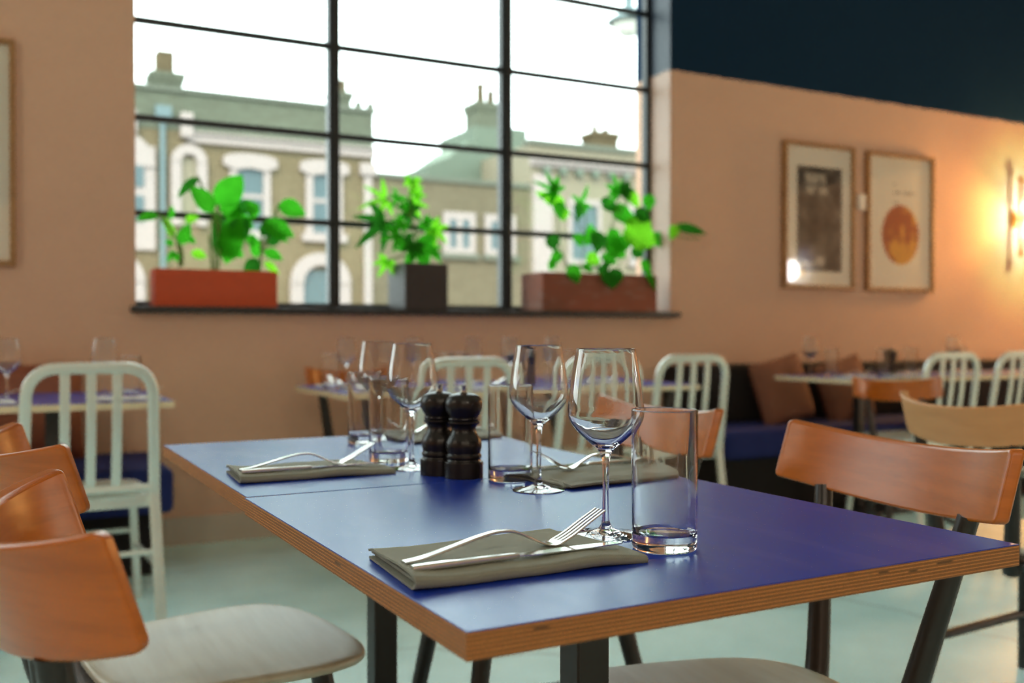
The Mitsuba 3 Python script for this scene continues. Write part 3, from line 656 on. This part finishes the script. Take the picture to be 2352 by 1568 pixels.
def lobed(b, tip, w, lobes, seed, spread=100):
    """Palmate leaf: several blades from one point."""
    r = np.random.default_rng(seed)
    b, tip = np.array(b, float), np.array(tip, float); a = tip - b; L = np.linalg.norm(a); ms = []
    for k in range(lobes):
        t = (k / (lobes - 1) - .5) * 2; ang = math.radians(t * spread)
        ca, sa = math.cos(ang), math.sin(ang)
        d = np.array([a[0] * ca - a[2] * sa, a[1] + r.uniform(-.02, .02) + .25 * L * (1 - ca) * r.uniform(-1, .4), a[0] * sa + a[2] * ca]) * (1 - .38 * abs(t))
        ms.append(leaf(b - d * .06, b + d, w * (.42 + .06 * r.uniform(-1, 1)), .10, .15, r.uniform(-.5, .5), 5))
    return cat_(ms)
def heart(b, tip, w, seed):
    r = np.random.default_rng(seed)
    b, tip = np.array(b, float), np.array(tip, float); a = tip - b; L = np.linalg.norm(a); a /= L
    nrm = np.array([r.uniform(-.5, .5), -1, r.uniform(-.1, .5)]); nrm -= a * (nrm @ a); nrm /= np.linalg.norm(nrm); s = np.cross(a, nrm)
    prof = [(0, .02), (-.10, .34), (-.02, .62), (.12, .86), (.28, 1.0), (.42, .86), (.52, .95), (.66, .62), (.80, .40), (.92, .16), (1.0, .01)] if seed % 2 else [(0, .02), (-.12, .4), (-.04, .72), (.12, .95), (.3, 1.0), (.48, .9), (.64, .7), (.78, .46), (.9, .22), (1.0, .01)]
    V = []
    for t, hw in prof:
        for u in (-1, -.5, 0, .5, 1):
            V.append(b + a * L * t * (1 if abs(u) > .4 or t >= 0 else 0) + s * hw * w / 2 * u + nrm * (.14 * w * abs(u) * hw - .16 * L * (t - .4) ** 2))
    n = len(prof); g = np.arange(5 * n).reshape(n, 5)
    f = [q for i in range(n - 1) for j in range(4) for q in ((g[i, j], g[i + 1, j], g[i + 1, j + 1]), (g[i, j], g[i + 1, j + 1], g[i, j + 1]))]
    return trimesh.Trimesh(np.array(V), f, process=False)
def stems(p, L, r=.005):
    for x0, y0, z0, x1, y1, z1 in L:
        m = ((x0 + x1) / 2 + .006, (y0 + y1) / 2, (z0 + z1) / 2 + .004)
        add('stem', sweep(spline([(x0, y0, z0), m, (x1, y1, z1)], 7), ell(r, r, 7), (0, 1, 0)), 'stem_green', p, smooth=40)
GREENS = ('leaf_green', 'leaf_green', 'leaf_dark', 'leaf_green', 'leaf_lime')
LILY_A = [(0.818,4.905,1.409,0.857,4.887,1.512,0.05),(0.8,4.948,1.447,0.736,4.947,1.553,0.037),(0.72,4.906,1.548,0.619,4.897,1.517,0.037),(0.777,4.929,1.527,0.783,4.907,1.593,0.025),(0.845,4.944,1.526,0.907,4.92,1.549,0.033),(0.796,4.923,1.382,0.759,4.919,1.325,0.025),(0.792,4.926,1.413,0.749,4.925,1.422,0.029),(0.875,4.944,1.377,0.956,4.962,1.36,0.038),(0.81,4.917,1.331,0.787,4.919,1.382,0.025),(0.855,4.942,1.449,0.892,4.926,1.418,0.033)]
LILY_B = [(0.971,4.89,1.571,0.865,4.909,1.695,0.075),(0.992,4.914,1.61,1.113,4.9,1.76,0.105),(0.909,4.961,1.747,0.812,4.961,1.64,0.038),(1.292,4.928,1.63,1.44,4.936,1.591,0.078),(1.207,4.892,1.531,1.371,4.898,1.475,0.077),(1.242,4.92,1.501,1.335,4.894,1.442,0.039),(1.222,4.943,1.396,1.328,4.959,1.362,0.048),(1.183,4.907,1.36,1.12,4.908,1.254,0.06),(1.033,4.914,1.328,1.093,4.921,1.617,0.093),(1.023,4.948,1.357,0.991,4.929,1.586,0.089),(1.084,4.956,1.546,1.18,4.959,1.514,0.068),(1.008,4.945,1.598,1.13,4.956,1.589,0.072),(1.056,4.924,1.456,1.153,4.932,1.558,0.085),(1.032,4.96,1.426,1.121,4.935,1.364,0.064),(1.084,4.958,1.599,1.21,4.948,1.627,0.056),(1.184,4.928,1.559,1.136,4.906,1.635,0.056)]
LILY_C = [(1.191,4.942,1.363,1.162,4.927,1.483,0.047),(1.237,4.952,1.434,1.316,4.936,1.502,0.056),(1.224,4.934,1.346,1.295,4.924,1.283,0.03),(1.175,4.937,1.43,1.117,4.917,1.469,0.043),(1.201,4.911,1.472,1.267,4.918,1.552,0.051)]
STEM_A = [(0.817,4.93,1.307,0.809,4.93,1.415),(0.829,4.93,1.307,0.823,4.93,1.411),(0.809,4.93,1.415,0.797,4.93,1.445),(0.797,4.93,1.445,0.724,4.93,1.551)]
STEM_B = [(0.974,4.93,1.291,0.983,4.93,1.422),(0.966,4.93,1.291,0.954,4.93,1.463),(0.989,4.93,1.291,1.005,4.93,1.465),(0.995,4.93,1.422,0.978,4.93,1.575),(1.005,4.93,1.465,0.995,4.93,1.612),(1.005,4.93,1.465,0.903,4.93,1.742),(1.216,4.93,1.395,1.292,4.93,1.63)]
STEM_C = [(1.188,4.93,1.297,1.206,4.93,1.431),(1.206,4.93,1.431,1.216,4.93,1.535),(1.206,4.93,1.399,1.218,4.93,1.395)]
FATSIA = [(2.008,4.925,1.807,1.998,4.924,1.723,0.093),(1.86,4.942,1.698,1.702,4.922,1.636,0.078),(1.931,4.935,1.715,1.881,4.914,1.641,0.078),(2.009,4.946,1.68,2.128,4.948,1.673,0.079),(1.846,4.911,1.575,1.681,4.929,1.429,0.137),(1.977,4.929,1.637,2.081,4.938,1.585,0.115),(1.924,4.855,1.569,1.859,4.844,1.508,0.091),(1.901,4.858,1.5,1.781,4.838,1.461,0.091),(2.011,4.871,1.46,2.084,4.884,1.275,0.17),(1.988,4.863,1.459,1.969,4.848,1.354,0.114),(2.115,4.899,1.548,2.223,4.912,1.472,0.107),(1.874,4.947,1.373,1.827,4.952,1.281,0.096),(2.053,4.871,1.577,2.115,4.869,1.534,0.092),(1.962,4.921,1.497,1.976,4.893,1.415,0.101),(2.085,4.918,1.444,2.177,4.906,1.365,0.102),(1.945,4.909,1.644,1.971,4.912,1.715,0.069),(2.022,4.917,1.719,2.071,4.913,1.78,0.069)]
STEM_F = [(2.049,4.92,1.345,2.024,4.92,1.465),(2.024,4.92,1.465,1.999,4.92,1.602),(1.999,4.92,1.602,1.986,4.92,1.705),(1.986,4.92,1.705,2.006,4.92,1.806),(2.011,4.92,1.557,1.849,4.92,1.576),(2.011,4.92,1.51,2.124,4.92,1.551),(2.036,4.92,1.419,1.864,4.92,1.371),(1.999,4.92,1.602,1.852,4.92,1.695)]
IVY = [(2.874,4.907,1.797,2.723,4.886,1.848,0.084),(2.861,4.899,1.815,2.813,4.876,1.868,0.059),(2.868,4.898,1.801,2.93,4.895,1.824,0.074),(2.933,4.933,1.734,2.754,4.923,1.791,0.065),(2.836,4.842,1.713,2.877,4.839,1.629,0.103),(2.996,4.865,1.73,3.006,4.872,1.622,0.065),(3.036,4.887,1.735,3.094,4.876,1.858,0.08),(3.334,4.949,1.82,3.29,4.939,1.943,0.119),(3.32,4.882,1.824,3.416,4.869,1.844,0.113),(3.315,4.898,1.825,3.215,4.872,1.739,0.077),(3.382,4.906,1.805,3.472,4.922,1.748,0.078),(3.519,4.908,1.814,3.537,4.915,1.724,0.068),(3.229,4.954,1.75,3.361,4.966,1.733,0.088),(3.29,4.929,1.699,3.469,4.94,1.671,0.119),(3.149,4.938,1.603,3.078,4.921,1.496,0.087),(3.141,4.898,1.573,3.145,4.885,1.446,0.112),(3.206,4.871,1.51,3.342,4.87,1.439,0.112),(3.348,4.878,1.607,3.569,4.879,1.526,0.18),(3.323,4.91,1.57,3.23,4.885,1.449,0.129),(2.829,4.893,1.533,2.862,4.883,1.455,0.084),(3.03,4.925,1.558,3.044,4.899,1.486,0.056),(2.875,4.86,1.446,2.807,4.856,1.382,0.059),(3.402,4.889,1.494,3.476,4.892,1.445,0.078),(3.181,4.88,1.429,3.274,4.86,1.4,0.066),(3.122,4.952,1.437,3.201,4.934,1.4,0.066),(2.898,4.77,1.363,2.93,4.747,1.265,0.068),(3.154,4.77,1.346,3.167,4.754,1.241,0.124),(3.408,4.77,1.353,3.474,4.757,1.235,0.041),(2.997,4.8,1.368,3.049,4.781,1.336,0.059),(3.114,4.8,1.376,3.157,4.797,1.332,0.075),(3.59,4.952,1.586,3.638,4.929,1.512,0.074),(2.936,4.89,1.65,2.88,4.893,1.697,0.075),(3.088,4.946,1.689,3.041,4.966,1.74,0.066),(3.395,4.857,1.697,3.503,4.854,1.664,0.082),(3.411,4.8,1.411,3.459,4.814,1.324,0.046),(2.824,4.846,1.394,2.801,4.846,1.34,0.044)]
IVYOUT = [(3.558,4.693,1.613,3.533,4.702,1.531,0.066),(3.608,4.709,1.611,3.812,4.706,1.585,0.066)]
STEM_I = [(2.954,4.92,1.353,2.91,4.92,1.502),(2.91,4.92,1.502,2.881,4.92,1.725),(3.042,4.92,1.356,3.087,4.92,1.56),(3.087,4.92,1.56,3.072,4.92,1.741),(3.162,4.92,1.359,3.238,4.92,1.567),(3.238,4.92,1.567,3.33,4.92,1.816),(3.377,4.92,1.366,3.439,4.92,1.576),(3.439,4.92,1.576,3.528,4.92,1.803),(3.314,4.92,1.364,3.377,4.92,1.612),(2.983,4.92,1.354,2.844,4.92,1.536),(3.087,4.92,1.56,2.925,4.92,1.732),(3.238,4.92,1.567,3.392,4.92,1.807)]

def ground(L, z):
    """Stems whose foot stands in the soil reach down into it."""
    return [(x0, y0, z - .03 if z0 < z + .03 else z0, x1, y1, z1) for x0, y0, z0, x1, y1, z1 in L]
for L, S, lab, cols_ in ((LILY_A, STEM_A, 'small leafy plant at the left end of the rust red planter', ('leaf_green', 'leaf_lime', 'leaf_green')),
                         (LILY_B, STEM_B, 'tall broad leaved plant in the middle of the rust red planter', ('leaf_green', 'leaf_green', 'leaf_dark', 'leaf_green', 'leaf_dark')),
                         (LILY_C, STEM_C, 'drooping leafy plant at the right end of the rust red planter', ('leaf_green', 'leaf_dark', 'leaf_lime'))):
    p = thing('leafy_plant', lab, 'plant')
    stems(p, ground(S, 1.272), .006)
    for i, l in enumerate(L):
        add('leaf', leaf(l[:3], l[3:6], l[6] * 1.3, .10, .22, .35 * math.sin(i * 2.3)), cols_[i % len(cols_)] if not (S is STEM_B and i in (0, 1, 3, 4)) else 'leaf_green', p, smooth=True)
p = thing('fatsia_plant', 'plant with finger shaped leaves in the dark square planter', 'plant')
stems(p, ground(STEM_F, 1.332), .005)
FC = ('leaf_lime', 'leaf_lime', 'leaf_green', 'leaf_lime', 'leaf_dark', 'leaf_dark', 'leaf_green', 'leaf_green', 'leaf_green', 'leaf_dark', 'leaf_lime', 'leaf_lime', 'leaf_green', 'leaf_dark', 'leaf_green', 'leaf_green', 'leaf_lime')
for i, l in enumerate(FATSIA):
    add('leaf', lobed(l[:3], l[3:6], l[6] * .85, 5, i + 1, 95), FC[i], p, smooth=True)
p = thing('ivy_plant', 'bushy trailing plant with lobed leaves in the long brown planter', 'plant')
stems(p, ground(STEM_I, 1.308), .003)
add('stem', sweep(spline([(3.50, 4.85, 1.55), (3.60, 4.76, 1.56), (3.68, 4.70, 1.547), (3.74, 4.69, 1.55)], 14), ell(.003, .003, 7), (0, 0, 1)), 'stem_green', p, smooth=40)
for i, l in enumerate(IVY):
    if i in (0, 1, 2, 6, 7, 8, 9): m = lobed(l[:3], l[3:6], l[6] * 1.0, 5 if i in (0, 7, 8) else 3, i + 40, 80)
    else: m = heart(l[:3], l[3:6], l[6] * 1.25, i)
    add('leaf', m, ('leaf_green', 'leaf_dark', 'leaf_green', 'leaf_lime', 'leaf_green', 'leaf_dark', 'leaf_green')[i % 7], p, smooth=True)
for i, l in enumerate(IVYOUT): add('leaf', heart(l[:3], l[3:6], l[6], i + 3), ('leaf_lime', 'leaf_dark')[i], p, smooth=True)

# ------------------------------------------------------------------ table ware
def wine_glass_mesh(n=56):
    outer = [(0, 0), (.0395, 0), (.0402, .0008), (.0395, .0018), (.030, .0028), (.018, .0048), (.009, .0085), (.0055, .014), (.0042, .024), (.0037, .045), (.0037, .070), (.0043, .086), (.0062, .096), (.0105, .1025), (.018, .1090), (.028, .1180), (.0370, .1275), (.0428, .1365), (.0450, .1445), (.0449, .1540), (.0432, .170), (.0405, .190), (.0375, .208), (.0352, .2210)]
    inner = [(.0347, .2216), (.0342, .2210), (.0364, .208), (.0394, .190), (.0420, .170), (.0437, .154), (.0438, .1447), (.0417, .1375), (.0358, .1290), (.0265, .1200), (.0165, .1120), (.0085, .1075), (.0035, .1060), (0, .1056)]
    o = np.vstack([np.array(outer[:6]), spline(outer[6:], 44)]); i = np.vstack([inner[:1], spline(inner[1:], 32)])
    i[-1, 0] = 0; i[:, 0] = np.maximum(i[:, 0], 0)
    return lathe(np.vstack([o, i]), n)
def tumbler_mesh(n=56):
    return lathe([(0, .0008), (.028, .0008), (.032, 0), (.0345, .0006), (.0358, .0025), (.0362, .006), (.0366, .08), (.0368, .1535), (.0364, .1548), (.0358, .1550), (.0352, .1546), (.0350, .1535), (.0347, .08), (.0342, .026), (.0330, .0200), (.0295, .0172), (.018, .0160), (0, .0157)], n)
def mill_profile():
    p = [(0, 0), (.0318, 0), (.0325, .0015), (.0325, .0255), (.0318, .0270), (.0290, .0282), (.0280, .0305), (.0285, .0322), (.0298, .0338), (.0300, .0358), (.0296, .0375), (.0282, .0390), (.0277, .0405)]
    p += [tuple(x) for x in spline([(.0280, .0420), (.0298, .0490), (.0302, .0545), (.0290, .0610), (.0255, .0680), (.0220, .0735), (.0203, .0785), (.0206, .0830), (.0228, .0870)], 24)]
    p += [(.0255, .0890), (.0268, .0908), (.0268, .0925), (.0255, .0938), (.0243, .0944), (.0252, .0955), (.0260, .0972), (.0256, .0988), (.0238, .1002)]
    p += [tuple(x) for x in spline([(.0242, .1015), (.0272, .1060), (.0302, .1125), (.0314, .1195), (.0308, .1265), (.0278, .1330), (.0215, .1378), (.0120, .1402), (.0062, .1408)], 24)]
    return p + [(0, .1408)]
GLASS = mikit.ply(wine_glass_mesh(), 'clear_glass', smooth=30)
TUMBLER = mikit.ply(tumbler_mesh(), 'clear_glass', smooth=30)
GLASS_FAR = mikit.ply(wine_glass_mesh(24), 'clear_glass', smooth=30)
TUMBLER_FAR = mikit.ply(tumbler_mesh(24), 'clear_glass', smooth=30)
MILL = mikit.ply(lathe(mill_profile(), 48), 'mill_wood', smooth=28)
KNOB = mikit.ply(lathe([(0, .1404), (.0064, .1404), (.0066, .1415), (.0052, .1425), (.0046, .1436), (.0066, .1450), (.0068, .1462), (.0052, .1478), (.0042, .1495), (.0046, .1508), (.0072, .1516), (.0074, .1528), (.0066, .1536), (0, .1538)], 28), 'chrome', smooth=28)
TZ = .7502
def wine(x, y, label, far=False): add('wine_glass', GLASS_FAR if far else GLASS, None, to_world=at(x, y, TZ, rng.uniform(0, 90)), label=label, cat='wine glass', group='wine glasses')
def tumbler(x, y, label, far=False): add('tumbler', TUMBLER_FAR if far else TUMBLER, None, to_world=at(x, y, TZ, rng.uniform(0, 90)), label=label, cat='glass', group='water tumblers')
def mill(x, y, label, s=1.0):
    t = thing('pepper_mill', label, 'pepper mill', 'turned black mills'); M = at(x, y, TZ, 0, s)
    add('body', MILL, None, t, to_world=M); add('knob', KNOB, None, t, to_world=M)
wine(.650, .991, 'wine glass at the front, just left of the foremost tumbler')
wine(.747, 1.325, 'wine glass right of the pepper mills, behind the foremost one')
wine(.668, 1.643, 'wine glass left of the pepper mills')
wine(.771, 2.096, 'wine glass at the far end of the joined tables, behind two tumblers')
tumbler(.669, .901, 'tall water tumbler nearest the camera')
tumbler(.759, 1.441, 'tall water tumbler right beside the pepper mills')
tumbler(.666, 1.752, 'tall water tumbler left of the wine glass by the mills')
tumbler(.730, 2.068, 'tall water tumbler farthest on the joined tables')
mill(.704, 1.503, 'black turned pepper mill, the nearer of the pair')
mill(.683, 1.556, 'black turned pepper mill, half hidden behind its twin')

def napkin_mesh(seed, L=.245, W=.155):
    """Folded cloth, long side along x from 0 to L, folded edge at y=0."""
    r = np.random.default_rng(seed); nx = 40
    def wave(x, y, k): return .0016 * math.sin(x * 34 + k + seed) * k + .0012 * math.sin(x * 61 + y * 25 + seed * 2.1) * k
    prof = [(.9 * W + (W * .1) * t, .0105 - .004 * t, 1) for t in (1, .5)] + [(y, .0107 + .0012 * math.sin(y * 40), 1) for y in np.linspace(.9 * W, .006, 12)]
    prof += [(.0055 - .0055 * math.sin(a), .0062 + .0045 * math.cos(a), .5 + .5 * math.cos(a / 2)) for a in np.linspace(.25, math.pi, 9)]
    prof += [(y, .0018, 0) for y in np.linspace(.008, W * .985, 10)]
    G = np.zeros((nx, len(prof), 3))
    for i, x in enumerate(np.linspace(0, L, nx)):
        end = max(0, 1 - x / .03); far = max(0, (x - L * .82) / (L * .18))
        for j, (y, z, k) in enumerate(prof):
            G[i, j] = (x + .012 * far * (1 - y / W) + .010 * (y / W - .5) * (1 if end > 0 else 0) * end, y * (1 + .05 * far) , z + k * (max(-.0015, wave(x, y, .6)) + .0035 * end ** 2 * (.4 + .6 * math.sin(y / W * 3.1)) - .003 * far))
    a = sheet(G, .0022)
    H = np.zeros((16, 8, 3))
    for i, x in enumerate(np.linspace(.004, L - .012, 16)):
        for j, y in enumerate(np.linspace(.007, W * 1.04, 8)): H[i, j] = (x + .06 * (y - .05), y + .016 * (x / L) ** 3, .0060 + .0006 * math.sin(x * 30 + y * 20))
    return cat_([a, sheet(H, .0030)])
def fork_parts():
    # side view: x along, z up; handle end rests on the cloth, arched neck, tines rise
    xs = [0, .02, .05, .08, .105, .125, .145, .160, .172, .182]
    zs = [.0035, .0052, .0115, .0185, .0222, .0205, .0120, .0050, .0030, .0050]
    ws = [.0062, .0064, .0056, .0046, .0038, .0034, .0038, .0080, .0112, .0120]
    th = [.0013, .0014, .0014, .0015, .0016, .0016, .0014, .0011, .0010, .0010]
    c = spline([(x, z, w, t) for x, z, w, t in zip(xs, zs, ws, th)], 40)
    path = np.stack([c[:, 0], np.zeros(40), c[:, 1]], 1)
    body = sweep(path, rrect(1, 1, .55, 3), (0, 0, 1), np.stack([c[:, 2], c[:, 3]], 1))
    tines = []
    for k in range(4):
        y = (k - 1.5) * .0062
        p = spline([(.178, y, .0042), (.195, y, .0115), (.215, y * .97, .0225), (.236, y * .94, .0335)], 12)
        tines.append(sweep(p, rrect(1, 1, .5, 2), (0, 0, 1), np.stack([np.linspace(.0021, .0013, 12), np.linspace(.0010, .0008, 12)], 1)))
    return body, tines
def knife_parts():
    c = spline([(0, .0048, .0030), (.03, .0054, .0034), (.08, .0050, .0032), (.108, .0044, .0030), (.116, .0036, .0024)], 24)
    h = sweep(np.stack([c[:, 0], np.zeros(24), np.full(24, .0035)], 1), rrect(1, 1, .6, 3), (0, 0, 1), c[:, 1:])
    out = [(.112, .003), (.122, .006), (.16, .0085), (.21, .0090), (.236, .0060), (.244, .0005), (.24, -.0030), (.20, -.0060), (.13, -.0064), (.118, -.0035), (.112, -.003)]
    b = trimesh.creation.extrude_polygon(Polygon(out), .0013, engine='earcut'); b.apply_translation((0, 0, .0026))
    return h, b
FB, FT = fork_parts(); FORK_B = mikit.ply(FB, 'steel', smooth=40); FORK_T = [mikit.ply(t, 'steel', smooth=40) for t in FT]
KH, KB = knife_parts(); KNIFE_H = mikit.ply(KH, 'steel', smooth=40); KNIFE_B = mikit.ply(KB, 'steel', smooth=20)
NAPKINS = [mikit.ply(napkin_mesh(s), 'napkin_cloth', smooth=50) for s in (1, 2, 3, 4)]
def setting(i, x, y, deg, where, fork_dy=.052, knife_dy=.026):
    """Folded napkin with its corner at (x, y), knife and fork lying on it."""
    M = T().translate([x, y, TZ]).rotate([0, 0, 1], deg)
    add('folded_napkin', NAPKINS[i], None, to_world=M, label='folded greenish beige cloth napkin ' + where, cat='napkin', group='folded napkins on the joined tables')
    top = .0135
    f = thing('fork', 'steel fork with raised tines on the napkin ' + where, 'fork', 'forks on the joined tables'); F = M @ T().translate([.004, fork_dy, top]).rotate([0, 0, 1], 3)
    add('handle', FORK_B, None, f, to_world=F)
    for t in FORK_T: add('tine', t, None, f, to_world=F)
    k = thing('knife', 'steel table knife on the napkin ' + where, 'knife', 'knives on the joined tables'); K = M @ T().translate([.002, knife_dy, top - .0004]).rotate([0, 0, 1], 1)
    add('handle', KNIFE_H, None, k, to_world=K); add('blade', KNIFE_B, None, k, to_world=K)
setting(0, .355, .853, 0, 'nearest the camera')
setting(1, .362, 1.596, 0, 'on the left of the farther joined table')
setting(2, 1.030, 1.475, 180, 'behind the foremost wine glass')
setting(3, 1.035, 2.165, 180, 'at the far right of the joined tables')

# far tables: glasses, mills and folded napkins, too small in the picture to show more
wine(.064, 3.80, 'blurred wine glass on the left wall table, cut by the picture edge', True)
wine(.384, 3.92, 'blurred wine glass standing behind the slatted chair on the left', True)
tumbler(.478, 3.95, 'blurred tumbler on the left wall table', True)
wine(1.401, 4.20, 'blurred wine glass, leftmost on the window tables', True)
wine(1.70, 4.16, 'blurred wine glass on the window tables, seen through the glass left of the mills', True)
wine(2.067, 4.30, 'blurred wine glass on the window tables, above the slatted chair behind the mills', True)
wine(2.107, 4.00, 'blurred wine glass on the window tables, beside the dark mills', True)
wine(2.472, 4.25, 'blurred wine glass on the window tables, rightmost', True)
tumbler(1.285, 4.06, 'blurred tumbler at the left end of the window tables', True)
tumbler(1.823, 4.10, 'blurred tumbler, left of two behind the slatted chair at the window tables', True)
tumbler(1.899, 4.10, 'blurred tumbler, right of two behind the slatted chair at the window tables', True)
tumbler(2.527, 4.20, 'blurred tumbler at the right side of the window tables', True)
mill(2.19, 4.14, 'blurred dark mill on the window tables, left one')
mill(2.262, 4.12, 'blurred dark mill on the window tables, right one')
wine(4.039, 4.10, 'blurred wine glass on the left bench table', True)
tumbler(4.153, 4.06, 'blurred tumbler beside the wine glass on the left bench table', True)
tumbler(4.515, 4.02, 'blurred tumbler left of the dark mills on the bench tables', True)
tumbler(4.785, 4.06, 'blurred tumbler right of the dark mills on the bench tables', True)
mill(4.62, 4.07, 'blurred dark mill on the bench tables, left one')
mill(4.70, 4.12, 'blurred dark mill on the bench tables, right one')
wine(5.307, 4.18, 'blurred wine glass on the bench tables, nearest the wall lamp', True)
tumbler(5.395, 4.20, 'blurred tumbler on the bench tables, nearest the wall lamp', True)
SMALL = [mikit.ply(napkin_mesh(s, .22, .11), 'white_linen', smooth=50) for s in (5, 6)]
def far_napkin(x, y, deg, label, i=0):
    M = T().translate([x, y, TZ]).rotate([0, 0, 1], deg)
    add('folded_napkin', SMALL[i], None, to_world=M, label=label, cat='napkin', group='blurred napkins on the far tables')
    f = thing('fork', 'small blurred fork on the ' + label.replace('blurred ', ''), 'fork', 'blurred forks on the far tables'); F = M @ T().translate([.004, .045, .0135])
    add('handle', FORK_B, None, f, to_world=F)
    for t in FORK_T: add('tine', t, None, f, to_world=F)
far_napkin(1.43, 3.76, 90, 'blurred white napkin, nearer one, left end of window tables')
far_napkin(1.42, 4.14, 90, 'blurred white napkin beside the tumbler, left end of window tables')
far_napkin(1.75, 3.76, 4, 'blurred white napkin behind the slatted chair at the window tables', 1)
far_napkin(2.36, 3.80, -4, 'blurred white napkin on the right window table')
far_napkin(-.14, 3.74, 4, 'blurred white napkin at the left picture edge')
far_napkin(.33, 3.73, 2, 'blurred white napkin on the left wall table behind the slatted chair', 1)
far_napkin(4.02, 3.80, 6, 'blurred white napkin on the left bench table')
far_napkin(4.36, 3.80, -5, 'blurred white napkin left of the dark mills on the bench tables', 1)
far_napkin(4.90, 3.82, 3, 'blurred white napkin right of the dark mills on the bench tables')
